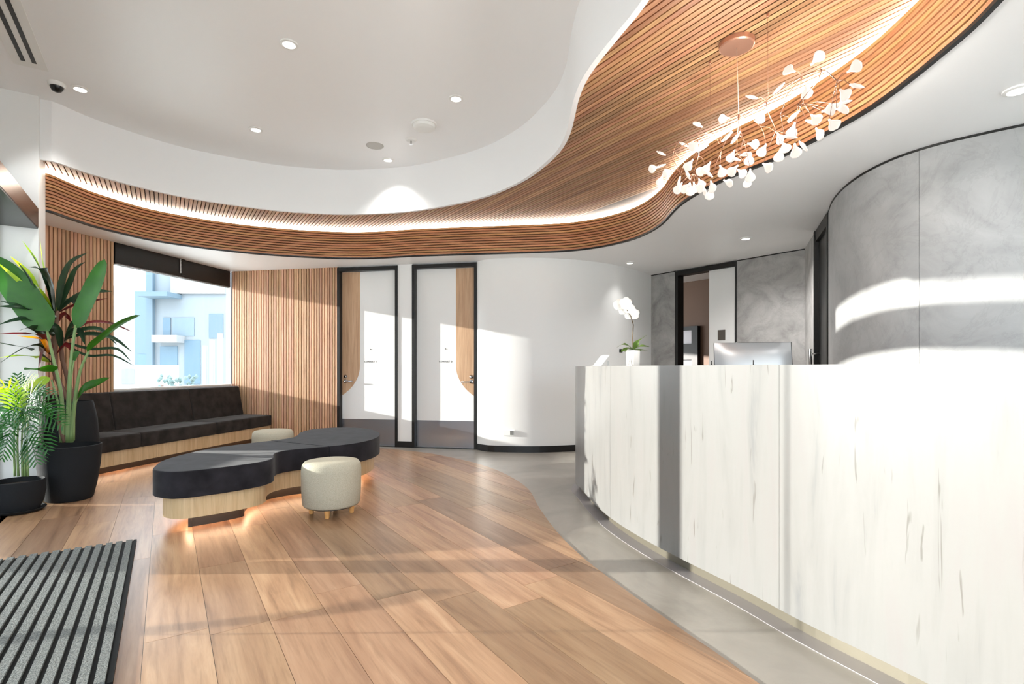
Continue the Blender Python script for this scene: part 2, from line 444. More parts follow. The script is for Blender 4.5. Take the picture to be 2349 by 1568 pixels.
smin = min(p.dot(EV) for p in region); smax = max(p.dot(EV) for p in region)
k0 = math.floor((smin - 0.372) / PW)
joints = {3: [1.70]}                                              # the dark short board in front
for k in range(k0, k0 + 60):
    s0 = 0.372 + k * PW
    if s0 > smax: break
    row = clip_half(clip_half(region, EV, s0 + PW - 0.0009), -EV, -(s0 + 0.0009))
    if len(row) < 3: continue
    t0 = min(p.dot(DV) for p in row) - rng.uniform(0, 1.3); tend = max(p.dot(DV) for p in row)
    if k == 4: t0 = 1.98 - 1.75 * 3
    while t0 < tend:
        ln = 1.75 if rng.random() < 0.6 else rng.uniform(0.7, 1.6)
        if k == 4: ln = 1.75
        pc = clean(clip_half(clip_half(row, DV, t0 + ln - 0.0009), -DV, -(t0 + 0.0009)))
        if len(pc) >= 3 and abs(area(pc)) > 0.003:
            prism('plank', pc, 0.0005, 0.005, PLANK, floor)
        t0 += ln

# ------------------------------------------------------------------ ceilings, bulkhead, batten soffit and fascia
ceil = prism('ceiling', [Vector(p) for p in [(-4.6, 4.0), (-4.9, 5.2), (-4.4, 9.2), (4.5, 9.2), (6.6, 2.6), (6.6, 1.5), (-0.1, -2.8), (-0.6, -2.4)]], Z_HIGH, Z_HIGH + 0.1, CEILW)
tag(ceil, 'high white plaster ceiling over the waiting area', 'ceiling', kind='structure')
low_poly = OUTER + [Vector((0.3, -2.6)), Vector((6.6, 1.4)), Vector((6.6, 11.5)), Vector((-4.0, 11.5)), win(0, -0.06) + Vector((0, .2)), win(3.1, -0.06), Vector((-4.75, 4.4))]
low = prism('ceiling_low', low_poly, Z_LOW, Z_LOW + 0.03, CEILW)
tag(low, 'lower white plaster ceiling around the curved timber fascia', 'ceiling', kind='structure')
# white upstand between soffit and high ceiling (its lip shows below)
up = smooth_ang(wall('trim_1', INNER, 0.035, Z_SOF - 0.03, Z_HIGH, CEILW))
tag(up, 'curved white plaster upstand below the high ceiling', 'trim', kind='structure')
# soffit
OUT_S = offset(OUTER, 0.06)
in2 = offset(INNER, 0.033)
sof_poly = OUT_S + list(reversed(offset(INNER, 0.02)))
sof = prism('trim_2', sof_poly, Z_SOF + 0.022, Z_SOF + 0.05, DARKGAP)
tag(sof, 'flat soffit of straight timber battens over the reception desk', 'soffit', kind='structure')
bat_poly = OUT_S + list(reversed(in2))
def spans(poly, s):
    ts = []
    for i in range(len(poly)):
        a, b = poly[i - 1], poly[i]
        da, db = a.dot(EV) - s, b.dot(EV) - s
        if (da <= 0) != (db <= 0):
            q = a + (b - a) * (da / (da - db)); ts.append(q.dot(DV))
    ts.sort()
    return [(ts[i], ts[i + 1]) for i in range(0, len(ts) - 1, 2)]
PITCH, BW = 0.039, 0.030
s = -1.15
while s < 4.1:
    A = spans(bat_poly, s); B = spans(bat_poly, s + BW)
    if len(A) != len(B): A = B = spans(bat_poly, s + BW / 2)
    if A and B and len(A) == len(B):
        for (a0, a1), (b0, b1) in zip(A, B):
            if a1 - a0 < 0.03 and b1 - b0 < 0.03: continue
            def q(sv, t): return EV * sv + DV * t
            poly = [q(s, a0), q(s, a1), q(s + BW, b1), q(s + BW, b0)]
            prism('batten', poly, Z_SOF, Z_SOF + 0.021, BATT, sof)
    s += PITCH
# fascia
FT = Z_SOF - 0.045
fback = wall('trim_3', offset(OUTER, 0.012), 0.02, Z_LOW + 0.004, FT, DARKGAP)
tag(fback, 'curved fascia of stacked horizontal timber battens', 'fascia', kind='structure')
nb = 11; hp = (FT - Z_LOW - 0.014) / nb
for i in range(nb):
    z = Z_LOW + 0.014 + i * hp
    v, f = ribbon_solid(offset(OUTER, -0.012), offset(OUTER, 0.011), z, z + hp * 0.68)
    smooth_ang(mesh('batten', v, f, BATTF, fback))
v, f = ribbon_solid(offset(OUTER, -0.014), offset(OUTER, 0.01), Z_LOW - 0.006, Z_LOW + 0.010)
mesh('shadow_trim', v, f, BLACK, fback)
led = thing('cove_light', 'white LED strip running along the top of the curved fascia', 'light strip', (0, 6.0, FT))
OL = [p for p in OUTER if p[0] > -4.36 or p[1] < 3]
v, f = ribbon_solid(offset(OL, 0.030), offset(OL, 0.036), FT - 0.004, Z_SOF + 0.018)
mesh('diffuser', v, f, LEDM, led)
v, f = ribbon_solid(offset(OL, 0.037), offset(OL, 0.055), FT - 0.03, Z_SOF + 0.05)
mesh('channel', v, f, PLASTIC, led)

# ------------------------------------------------------------------ walls
d1a, d1b = on_line(774, K, E), on_line(912.5, K, E)
d2a, d2b = on_line(945.5, K, E), on_line(1094, K, E)
TH = 0.14
wb = wall('wall_back', [K - WD * 0.04 - WN * 0.03, d1a - WN * 0.03], TH, 0, Z_LOW + 0.02, DARKGAP)
tag(wb, 'back wall clad in upright timber battens', 'wall', kind='structure')
n = int((d1a - K).length / 0.0395); bwid = 0.028
for i in range(n):
    p = K + WD * (0.008 + i * (d1a - K).length / n)
    v, f = boxv((p.x, p.y, 0), (WD.x, WD.y, 0), (-WN.x, -WN.y, 0), ZA, 0, bwid, 0, 0.03, 0.0, Z_LOW)
    mesh('batten', v, f, BATTV, wb)
wm = wall('wall_between', [d1b, d2a], TH, 0, Z_LOW + 0.02, WHITE)
tag(wm, 'narrow white wall between the two consulting room doors', 'wall', kind='structure')
base_px = [(1094, 1033.5), (1120, 1035), (1150, 1036.3), (1185, 1037.2), (1220, 1037.5), (1255, 1037), (1290, 1035.5), (1318, 1034)]
cw = [d2b] + [FL(*p) for p in base_px[1:]] + [Vector((1.12, 6.98)), Vector((1.45, 7.22)), Vector((1.8, 7.58)), Vector((2.14, 8.0))]
CW = catmull(cw, step=0.08)
wc = smooth_ang(wall('wall_curved', CW, TH, 0, Z_LOW + 0.02, WHITE))
tag(wc, 'white wall curving away beside the second door', 'wall', kind='structure')
for nm, pth, lb in (('baseboard_curved', CW, 'black skirting along the curved white wall'), ('baseboard_between', [d1b + WD * .0, d2a], 'black skirting of the narrow wall between the doors')):
    v, f = ribbon_solid(offset(pth, -0.012), pth, 0, 0.082)
    tag(mesh(nm, v, f, BLACK), lb, 'baseboard', kind='structure')

# window wall ---------------------------------------------------------------
a_w = (on_line(262, K, win(1)) - K).length
A_END = 3.05
wl = wall('wall_left', [win(A_END, -0.03), win(a_w, -0.03)], 0.12, 0, Z_LOW + 0.02, DARKGAP)
tag(wl, 'left wall panel of upright timber battens beside the window', 'wall', kind='structure')
n = int((A_END - a_w) / 0.0395)
for i in range(n):
    a = a_w + 0.006 + i * (A_END - a_w) / n
    p = win(a)
    v, f = boxv((p.x, p.y, 0), (AD.x, AD.y, 0), (-BD.x, -BD.y, 0), ZA, 0, bwid, 0, 0.03, 0.0, Z_LOW)
    mesh('batten', v, f, BATTV, wl)
Z_SILL, Z_HEAD = 0.85, 2.27
wu = wall('wall_sill', [win(a_w, -0.02), win(-0.12, -0.02)], 0.10, 0, Z_SILL - 0.02, WHITE)
tag(wu, 'low white wall below the window behind the sofa', 'wall', kind='structure')
v, f = ribbon_solid([win(a_w, 0.0), win(0.0, 0.0)], [win(a_w, -0.12), win(0.0, -0.12)], Z_SILL - 0.02, Z_SILL)
wsill = mesh('trim_4', v, f, PLASTIC); tag(wsill, 'white window sill above the dark sofa back', 'sill', kind='structure')
w1 = thing('window_1', 'large clear fixed window over the dark sofa', 'window', (win(a_w / 2, -0.08).x, win(a_w / 2, -0.08).y, Z_SILL), kind='structure')
def wbox(name, mat, a0, a1, b0, b1, z0, z1, parent):
    v, f = boxv((K.x, K.y, 0), (AD.x, AD.y, 0), (BD.x, BD.y, 0), ZA, a0, a1, b0, b1, z0, z1)
    return mesh(name, v, f, mat, parent)
wbox('pane', GLASS, 0.0, a_w, -0.075, -0.069, Z_SILL, Z_LOW, w1)
wbox('frame', BLACKGL, a_w - 0.012, a_w + 0.0, -0.09, -0.02, Z_SILL, Z_LOW, w1)
wbox('frame', PLASTIC, 0.0, 0.008, -0.09, -0.03, Z_SILL, Z_LOW, w1)
wbox('head_bar', GREYP, 0, a_w, -0.09, -0.05, Z_HEAD - 0.012, Z_HEAD + 0.01, w1)
asp = (on_line(425, K, win(1)) - K).length
for a0, a1, bb0, lb in ((asp + 0.004, a_w - 0.012, 0.0, 'black roller blind cassette at the plant end of the window'), (0.01, asp - 0.004, -0.02, 'black roller blind cassette at the batten wall end of the window')):
    t = thing('roller_blind', lb, 'blind', (win((a0 + a1) / 2).x, win((a0 + a1) / 2).y, Z_HEAD), 'window blinds')
    wbox('cassette', BLACKGL, a0, a1, -0.05, bb0, Z_HEAD, Z_LOW - 0.001, t)
    wbox('bottom_rail', GREYP, a0 + .01, a1 - .01, -0.03, bb0 - 0.005, Z_HEAD - 0.012, Z_HEAD, t)
    if bb0 == 0.0:
        wbox('end_bracket', BLACK, asp + 0.004, asp + 0.06, 0.0, 0.008, Z_HEAD + 0.02, Z_LOW - 0.002, t)
        ch = win(asp + 0.085, 0.012)
        parts = [tubev([(ch.x, ch.y, Z_LOW - 0.01), (ch.x, ch.y, Z_LOW - 0.19)], 0.004, 6)]
        for j in range(9):
            parts.append(lathev([(0.001, -0.008), (0.007, -0.003), (0.007, 0.003), (0.001, 0.008)], (ch.x, ch.y, Z_LOW - 0.04 - j * 0.018), 8))
        mesh('bead_chain', *merge(parts), PLASTIC, t, smooth=True)

# white pier at the entrance ------------------------------------------------
COR = PIER_C
pier = [COR, COR + DV * 0.30, COR + DV * 0.30 - EV * 0.29, COR - EV * 0.29]
pr = prism('wall_pier', pier, 0, Z_HIGH, WHITE); tag(pr, 'white pier beside the entrance glazing', 'wall', kind='structure')
# closes the gap between the pier and the batten wall
q0 = COR + DV * 0.27 - EV * 0.10
gp = wall('wall_return', [q0, win(A_END, 0.0)], -0.08, 0, Z_HIGH, WHITE); tag(gp, 'short white return wall behind the entrance pier', 'wall', kind='structure')

# entrance shopfront -----------------------------------------------------------
def fbox(name, mat, t0, t1, o0, o1, z0, z1, parent=None):
    v, f = boxv((fc0.x, fc0.y, 0), (-DV.x, -DV.y, 0), (EV.x, EV.y, 0), ZA, t0, t1, o0, o1, z0, z1)
    return mesh(name, v, f, mat, parent)
def tfac(Y): return (fc0.y - Y) / DV.y
w2 = thing('window_2', 'black framed entrance glazing left of the viewer', 'window', (fac(2.5).x, fac(2.5).y, 0), kind='structure')
fbox('pane', GLASS, 0.05, 7.0, -0.006, 0.0, 0.04, 2.76, w2)
fbox('sill_rail', BLACK, 0.0, 7.0, -0.03, 0.03, 0.0, 0.05, w2)
fbox('transom', BLACK, 0.0, 7.0, -0.04, 0.04, 2.42, 2.555, w2)
fbox('head_rail', BLACK, 0.0, 7.0, -0.04, 0.04, 2.745, 2.80, w2)
tp0, tp1 = tfac(2.875), tfac(2.745)
for t0, t1 in ((0.0, 0.05), (tp0, tp1), (tfac(0.78), tfac(0.70)), (6.9, 7.0)):
    fbox('mullion', BLACK, t0, t1, -0.05, 0.05, 0.0, 2.80, w2)
for yy in (2.10,):
    fbox('door_edge', BLACK, tfac(yy + 0.003), tfac(yy - 0.003), -0.004, 0.004, 0.0, 2.42, w2)
bh = fbox('wall_front', WHITE, 0.0, 7.0, -0.10, 0.06, 2.80, Z_HIGH); tag(bh, 'white bulkhead above the entrance glazing', 'wall', kind='structure')
op = thing('door_operator', 'black sliding door operator beam above the entrance', 'door operator', (fac(1.2, .1).x, fac(1.2, .1).y, 2.27))
toff = (COR - fc0).dot(EV)
fbox('housing', mk('dark bronze cover', (92, 66, 52), 0.25, 0.6), 0.005 + (fc0 - COR).dot(DV), 3.6, 0.05, toff + 0.0, 2.268, 2.43, op)
fbox('underside', BLACKGL, 0.005 + (fc0 - COR).dot(DV), 3.6, 0.055, toff - 0.004, 2.258, 2.268, op)
sn = COR - EV * 0.17 - DV * 0.004
ms = thing('motion_sensor', 'small white motion sensor on the pier above the entrance beam', 'sensor', (sn.x, sn.y, 2.50))
v, f = boxv((sn.x, sn.y, 2.535), (EV.x, EV.y, 0), (-DV.x, -DV.y, 0), ZA, -0.035, 0.035, 0, 0.04, -0.035, 0.035)
bev(mesh('case', v, f, PLASTIC, ms), 0.01)
v, f = boxv((sn.x, sn.y, 2.49), (EV.x, EV.y, 0), (-DV.x, -DV.y, 0), ZA, -0.03, 0.03, 0, 0.02, -0.008, 0.008)
mesh('lens', v, f, GREYP, ms)
# glazed return of the shopfront behind the viewer
def gbox(name, mat, t0, t1, o0, o1, z0, z1, parent=None):
    v, f = boxv((FACEND.x, FACEND.y, 0), (EV.x, EV.y, 0), (DV.x, DV.y, 0), ZA, t0, t1, o0, o1, z0, z1)
    return mesh(name, v, f, mat, parent)
w3 = thing('window_3', 'black framed glazing behind the viewer', 'window', (FACEND.x + 3, FACEND.y + 2, 0), kind='structure')
gbox('pane', GLASS, 0, 7.6, -0.006, 0, 0.04, 3.1, w3)
gbox('head_rail', BLACK, 0, 7.6, -0.04, 0.04, 3.06, 3.12, w3)
gbox('sill_rail', BLACK, 0, 7.6, -0.03, 0.03, 0, 0.05, w3)
for t in (0.0, 1.9, 3.8, 5.7, 7.5): gbox('mullion', BLACK, t, t + 0.07, -0.05, 0.05, 0, 3.12, w3)
tag(gbox('wall_rear', WHITE, 0, 7.6, -0.10, 0.06, 3.12, Z_HIGH), 'white bulkhead above the rear glazing', 'wall', kind='structure')

# concrete walls on the right -----------------------------------------------------
R0, R1 = Vector((2.12, 7.985)), Vector((3.47, 6.20))
RD = (R1 - R0).normalized()
r_a, r_b = on_line(1549, R0, R1), on_line(1690, R0, R1)
wr = wall('wall_right', [R0, r_a], 0.12, 0, Z_LOW + 0.02, CONCD); tag(wr, 'narrow grey concrete panel left of the staff doorway', 'wall', kind='structure')
wr2 = wall('wall_far', [r_b, R1], 0.12, 0, Z_LOW + 0.02, CONCD); tag(wr2, 'grey concrete panel between the staff doorway and the corner', 'wall', kind='structure')
Q1 = Vector((2.86, 4.73))
s_a, s_b = on_line(1871, R1, Q1), Q1
ws = wall('wall_side', [R1, s_a], 0.12, 0, Z_LOW + 0.02, CONCD); tag(ws, 'thin concrete return beside the black side door', 'wall', kind='structure')
rw = [Q1, (2.70, 4.4), (2.585, 4.05), (2.545, 3.75), (2.575, 3.5), (2.66, 3.32), (2.8, 3.17), (2.98, 3.02), (3.3, 2.83), (3.8, 2.62), (4.6, 2.4), (5.9, 2.1)]
RW = catmull([Vector(p) for p in rw], step=0.05)
RW = RW
wround = wall('wall_round', offset(RW, 0.02), 0.14, 0, Z_LOW + 0.02, DARKGAP)
tag(wround, 'rounded wall faced with pale grey concrete panels', 'wall', kind='structure')
def u_of(p): return CX + F * p[0] / p[1]
cuts = [0]
for uu in (2095, 2420):
    cuts.append(min(range(len(RW)), key=lambda i: abs(u_of(RW[i]) - uu) if RW[i][1] < 3.9 else 1e9))
cuts.append(len(RW) - 1)
for i in range(3):
    seg = [Vector(p) for p in RW[cuts[i]:cuts[i + 1] + 1]]
    if i > 0: seg[0] = seg[0] + (seg[1] - seg[0]).normalized() * 0.002
    v, f = ribbon_solid(seg, offset(seg, 0.019), 0, Z_LOW - 0.014)
    o = mesh('panel', v, f, CONC, wround); smooth_ang(o, 30)
for pth, nm, lb in (([R0, r_a], 'trim_5', 'dark shadow line over the narrow concrete panel'), ([r_b, R1], 'trim_6', 'dark shadow line over the wide concrete panel'), (RW, 'trim_7', 'dark shadow line over the rounded concrete wall')):
    v, f = ribbon_solid(offset(pth, -0.004), offset(pth, 0.01), Z_LOW - 0.013, Z_LOW + 0.002)
    tag(mesh(nm, v, f, BLACK), lb, 'trim', kind='structure')

# ------------------------------------------------------------------ doors
def text_mesh(txt, size, origin, ax, az, mat, parent, name='lettering', spacing=1.15):
    c = bpy.data.curves.new(name, 'FONT'); c.body = txt; c.size = size; c.extrude = 0.0008
    c.align_x = 'CENTER'; c.align_y = 'CENTER'; c.space_character = spacing; c.resolution_u = 2
    o = bpy.data.objects.new('tmp', c); COL.objects.link(o)
    dg = bpy.context.evaluated_depsgraph_get(); me = bpy.data.meshes.new_from_object(o.evaluated_get(dg))
    bpy.data.objects.remove(o)
    ax, az = Vector(ax), Vector(az); ay = ax.cross(az)
    M = Matrix(((ax.x, az.x, ay.x, 0), (ax.y, az.y, ay.y, 0), (ax.z, az.z, ay.z, 0), (0, 0, 0, 1)))
    M.translation = Vector(origin)
    me.transform(M); me.name = name; me.materials.clear(); me.materials.append(mat)
    return link(bpy.data.objects.new(name, me), parent)
INK = mk('black lettering', (20, 20, 20), 0.6)
def make_door(idx, A, B, lab, side, txt, u_in, u_txt):
    """hinged door: black frame, white leaf with a timber inlay on one side, steel kick plate"""
    t = thing('door_%d' % idx, lab, 'door', (A.x, A.y, 0), kind='structure')
    w = (B - A).length; ax = Vector((WD.x, WD.y, 0)); ay = Vector((-WN.x, -WN.y, 0)); o = Vector((A.x, A.y, 0))
    H = Z_LOW - 0.012; fw = 0.038; dep = 0.062
    def b(name, mat, x0, x1, y0, y1, z0, z1):
        v, f = boxv(o, ax, ay, ZA, x0, x1, y0, y1, z0, z1); return mesh(name, v, f, mat, t)
    b('jamb', BLACK, 0, fw, -0.012, dep + 0.05, 0, H); b('jamb', BLACK, w - fw, w, -0.012, dep + 0.05, 0, H)
    b('frame_head', BLACK, fw, w - fw, -0.012, dep + 0.05, H - 0.05, H)
    b('threshold', BLACK, fw, w - fw, 0.0, dep + 0.05, 0, 0.006)
    lf = b('leaf', WHITE, fw + 0.003, w - fw - 0.003, dep, dep + 0.04, 0.01, H - 0.053)
    v, f = boxv(o, ax, ay, ZA, fw + 0.004, w - fw - 0.004, dep - 0.002, dep, 0.012, 0.368); mesh('kick_plate', v, f, STEEL, lf)
    # inlay: straight band that sweeps out to the door edge
    x_in = (on_line(u_in, A + Vector((-WN.x, -WN.y)) * dep, B + Vector((-WN.x, -WN.y)) * dep) - (A + Vector((-WN.x, -WN.y)) * dep)).length
    xe = fw + 0.004 if side < 0 else w - fw - 0.004
    zt = H - 0.055
    pts = [(xe, zt), (x_in, zt), (x_in, 1.12)]
    for k in range(1, 10):
        q = k / 9.0; ang = q * math.radians(50)
        pts.append((x_in + (xe - x_in) * (1 - math.cos(ang)) / (1 - math.cos(math.radians(50))), 1.12 - 0.42 * math.sin(ang) / math.sin(math.radians(50))))
    vv = [o + ax * p[0] + ay * y + ZA * p[1] for y in (dep - 0.0015, dep) for p in pts]
    n = len(pts); tt = tess(pts)
    ff = tt + [tuple(i + n for i in q) for q in tt] + [(i, (i + 1) % n, (i + 1) % n + n, i + n) for i in range(n)]
    tag(mesh('timber_inlay', vv, ff, OAKDOOR, lf), 'pale timber band with a curved lower end')
    xt = (on_line(u_txt, A + Vector((-WN.x, -WN.y)) * dep, B + Vector((-WN.x, -WN.y)) * dep) - (A + Vector((-WN.x, -WN.y)) * dep)).length
    c = o + ax * xt + ay * (dep - 0.0015)
    text_mesh(txt, 0.032, c + ZA * 1.172, ax, ZA, INK, lf, 'lettering', 1.12)
    v, f = lathev([(0.008, 0), (0.008, 0.004)], c + ZA * 1.345, 12, -ay); mesh('peephole', v, f, GREYP, lf)
    # lever and lock
    hx = fw + 0.055 if side < 0 else w - fw - 0.055; sg = 1 if side < 0 else -1
    h0 = o + ax * hx + ay * (dep)
    hd = mesh('lever_handle', *merge([lathev([(0.026, 0), (0.026, 0.01), (0.02, 0.012)], h0 + ZA * 0.90, 20, -ay),
                                     tubev([h0 + ZA * 0.90, h0 + ZA * 0.90 - ay * 0.05, h0 + ZA * 0.90 - ay * 0.055 + ax * sg * 0.02, h0 + ZA * 0.90 - ay * 0.055 + ax * sg * 0.13], 0.009, 10)]), CHROME, lf, smooth=True)
    mesh('lock_cylinder', *merge([lathev([(0.026, 0), (0.026, 0.008), (0.016, 0.012), (0.016, 0.02)], h0 + ZA * 0.965, 20, -ay)]), CHROME, lf, smooth=True)
    return t
make_door(1, d1a, d1b, 'white door marked 1 with timber band on its left, beside the batten wall', -1, 'CONSULT 1', 826, 850)
make_door(2, d2a, d2b, 'white door marked 2 with timber band on its right, beside the curved wall', 1, 'CONSULT 2', 1046, 1022)

# staff doorway with a white sliding leaf and the room behind -------------------------
t = thing('door_3', 'half open white sliding door in the concrete wall behind the desk', 'door', (r_a.x, r_a.y, 0), kind='structure')
rax = Vector((RD.x, RD.y, 0)); ray = Vector((-RD.y, RD.x, 0)); ro = Vector((r_a.x, r_a.y, 0)); rwid = (r_b - r_a).length
if ray.y < 0: ray = -ray
def rb(name, mat, x0, x1, y0, y1, z0, z1, parent=t):
    v, f = boxv(ro, rax, ray, ZA, x0, x1, y0, y1, z0, z1); return mesh(name, v, f, mat, parent)
rb('jamb', BLACK, 0, 0.05, -0.01, 0.13, 0, Z_LOW - 0.012); rb('jamb', BLACK, rwid - 0.02, rwid, -0.01, 0.13, 0, Z_LOW - 0.012)
rb('frame_head', BLACK, 0.05, rwid - 0.02, -0.01, 0.13, Z_LOW - 0.075, Z_LOW - 0.012)
lx0 = (on_line(1624, r_a, r_b) - r_a).length
rb('leaf', WHITE, lx0, rwid - 0.02, 0.03, 0.07, 0.01, Z_LOW - 0.075)
px0 = (on_line(1644, r_a, r_b) - r_a).length; px1 = (on_line(1661, r_a, r_b) - r_a).length
rb('pull_plate', mk('bronze plate', (104, 98, 92), 0.4, 0.6), px0, px1, 0.026, 0.03, 1.46, 1.60)
TAUPE = mk('taupe paint', (118, 92, 76), 0.6)
bo = thing('wall_staff', 'taupe walls of the staff room seen through the doorway', 'wall', (r_a.x + 1, r_a.y + 1.5, 0), kind='structure')
rb('rear_panel', TAUPE, -2.2, 2.0, 1.0, 1.1, 0, Z_LOW + .02, bo); rb('side_panel', TAUPE, rwid + 0.3, rwid + 0.4, 0.13, 1.0, 0, Z_LOW + .02, bo)
rb('side_panel', TAUPE, -2.3, -2.2, 0.13, 1.1, 0, Z_LOW + .02, bo)
w4 = thing('window_4', 'black framed inner window with a white pane in the staff room', 'window', (r_a.x, r_a.y + 0.9, 0), kind='structure')
ga = on_line(1562, r_a + Vector((ray.x, ray.y)) * 0.98, r_b + Vector((ray.x, ray.y)) * 0.98); gb = on_line(1605, r_a + Vector((ray.x, ray.y)) * 0.98, r_b + Vector((ray.x, ray.y)) * 0.98)
gx0 = (ga - r_a).dot(RD); gx1 = (gb - r_a).dot(RD)
rb('jamb', BLACK, gx0 - .3, gx0 - .2, 0.92, 1.0, 0, 1.76, w4); rb('jamb', BLACK, gx1 - 0.11, gx1, 0.92, 1.0, 0, 1.76, w4)
rb('frame_head', BLACK, gx0 - .2, gx1 - 0.11, 0.92, 1.0, 1.70, 1.76, w4); rb('rail', BLACK, gx0 - .2, gx1 - 0.11, 0.93, 1.0, 1.22, 1.48, w4)
rb('pane', mk('frosted pane', (232, 228, 234), 0.4), gx0 - .2, gx1 - 0.11, 0.985, 0.995, 1.48, 1.70, w4)
rb('pane', mk('dark pane', (70, 66, 66), 0.3), gx0 - .2, gx1 - 0.11, 0.985, 0.995, 0.0, 1.22, w4)

# black side door seen almost edge-on ---------------------------------------------------
t = thing('door_4', 'black door seen edge-on beside the rounded concrete wall', 'door', (s_a.x, s_a.y, 0), kind='structure')
sd = (s_b - s_a).normalized(); sax = Vector((sd.x, sd.y, 0)); say = Vector((-sd.y, sd.x, 0)); sw = (s_b - s_a).length
so = Vector((s_a.x, s_a.y, 0))
def sb(name, mat, x0, x1, y0, y1, z0, z1):
    v, f = boxv(so, sax, say, ZA, x0, x1, y0, y1, z0, z1); return mesh(name, v, f, mat, t)
sb('jamb', BLACK, 0, 0.06, -0.02, 0.12, 0, Z_LOW - 0.01); sb('jamb', BLACK, sw - 0.06, sw, -0.01, 0.12, 0, Z_LOW - 0.01)
sb('frame_head', BLACK, 0.06, sw - 0.06, -0.01, 0.12, Z_LOW - 0.12, Z_LOW - 0.01)
sb('leaf', BLACKGL, 0.06, sw - 0.06, 0.02, 0.06, 0.01, Z_LOW - 0.12)
h = so + sax * 0.10 - say * 0.06
mesh('pull_handle', *merge([tubev([h + ZA * 0.80, h + ZA * 1.28], 0.016, 10), tubev([h + ZA * 0.85, h + ZA * 0.85 + say * 0.09], 0.008, 8), tubev([h + ZA * 1.23, h + ZA * 1.23 + say * 0.09], 0.008, 8)]), CHROME, t, smooth=True)

# ------------------------------------------------------------------ sockets and switches
def plate_at(name, lab, p, nrm, mats, w, hgt, z, cat, dark=True):
    t = thing(name, lab, cat, (p.x, p.y, z - hgt / 2))
    ny = Vector((nrm.x, nrm.y, 0)).normalized(); ax = Vector((-ny.y, ny.x, 0))
    v, f = boxv((p.x, p.y, z), ax, ny, ZA, -w / 2, w / 2, 0, 0.012, -hgt / 2, hgt / 2)
    bev(mesh('cover_plate', v, f, mats[0], t), 0.003)
    v, f = boxv((p.x, p.y, z), ax, ny, ZA, w * 0.12, w * 0.42, 0.012, 0.017, -hgt * 0.36, hgt * 0.36)
    mesh('insert', v, f, mats[1], t)
    return t
def near_cw(u): return min(range(1, len(CW) - 1), key=lambda i: abs(u_of(CW[i]) - u))
i = near_cw(1175); tn = (CW[i + 1] - CW[i - 1]).normalized()
plate_at('power_outlet', 'white power outlet low on the curved white wall', CW[i], Vector((tn.y, -tn.x)), (PLASTIC, GREYP), 0.15, 0.075, 1.088 - (992 - VH) / F * CW[i].y, 'power outlet')
i = near_cw(1422); tn = (CW[i + 1] - CW[i - 1]).normalized()
plate_at('wall_switch', 'small black switch plate on the white wall behind the orchid', CW[i], Vector((tn.y, -tn.x)), (BLACK, BLACKGL), 0.06, 0.05, 1.088 - (804 - VH) / F * CW[i].y, 'switch')

# ------------------------------------------------------------------ ceiling fittings
spots = [('near the slot diffuser and camera dome', 184, 203, Z_HIGH), ('nearest the viewer', 663, 100, Z_HIGH), ('left of the flush speaker', 587, 296, Z_HIGH),
         ('right of the smoke detector', 1046, 225, Z_HIGH), ('closest to the white upstand', 890, 366, Z_HIGH)]
lows = [('above the orchid', 1445, 602), ('in front of the staff doorway', 1711, 546), ('over the rounded concrete wall', 2335, 205)]
def downlight(lab, x, y, z, grp, power, blend=0.7, size=105, rad=0.055):
    t = thing('downlight', lab, 'downlight', (x, y, z - 0.012), grp)
    lathe('trim_ring', [(rad * 0.78, 0.004), (rad * 0.80, 0.0), (rad * 1.1, 0.004), (rad * 1.1, 0.012)], (x, y, z - 0.012), PLASTIC, t, 28, caps=False)
    lathe('lens', [(rad * 0.72, 0.006), (rad * 0.72, 0.010)], (x, y, z - 0.012), LAMPM, t, 24)
    ld = bpy.data.lights.new('downlight_beam', 'SPOT'); ld.energy = power; ld.spot_size = math.radians(size); ld.spot_blend = blend
    ld.shadow_soft_size = 0.05; ld.color = (1.0, 0.98, 0.95)
    lo = bpy.data.objects.new('downlight_beam', ld); COL.objects.link(lo); lo.location = (x, y, z - 0.02)
    lo.parent = t; lo.matrix_parent_inverse = Matrix.Translation((-x, -y, -(z - 0.012)))
    return t
PW_H, PW_L = 20.0, 85.0
for nm, u, v, z in spots:
    p = cv([(u, v)], z)[0]
    downlight('round white downlight in the high ceiling ' + nm, p.x, p.y, z, 'high ceiling downlights', PW_H)
for nm, u, v in lows:
    p = cv([(u, v)], Z_LOW)[0]
    downlight('round white downlight in the lower ceiling ' + nm, p.x, p.y, Z_LOW, 'lower ceiling downlights', 10.0 if u < 1500 else PW_L if u < 2000 else 14.0, 1.0, 90 if u < 1500 else 150)
p = cv([(973, 284)], Z_HIGH)[0]
t = thing('smoke_detector', 'white round smoke detector on the high ceiling', 'smoke detector', (p.x, p.y, Z_HIGH - 0.05))
lathe('base', [(0.115, 0.035), (0.118, 0.05)], (p.x, p.y, Z_HIGH - 0.05), PLASTIC, t)
lathe('cover', [(0.06, -0.008), (0.085, -0.002), (0.1, 0.01), (0.104, 0.035)], (p.x, p.y, Z_HIGH - 0.05), PLASTIC, t)
p = cv([(943, 320)], Z_HIGH)[0]
t = thing('sprinkler_head', 'small white sprinkler rose on the high ceiling beside the detector', 'sprinkler', (p.x, p.y, Z_HIGH - 0.03))
lathe('rose', [(0.045, 0.015), (0.06, 0.03)], (p.x, p.y, Z_HIGH - 0.03), PLASTIC, t); lathe('nozzle', [(0.018, -0.02), (0.008, -0.016), (0.008, 0.016)], (p.x, p.y, Z_HIGH - 0.03), CHROME, t, 14)
p = cv([(860, 334)], Z_HIGH)[0]
t = thing('ceiling_speaker', 'flush pale grey round speaker grille in the high ceiling', 'speaker', (p.x, p.y, Z_HIGH - 0.004))
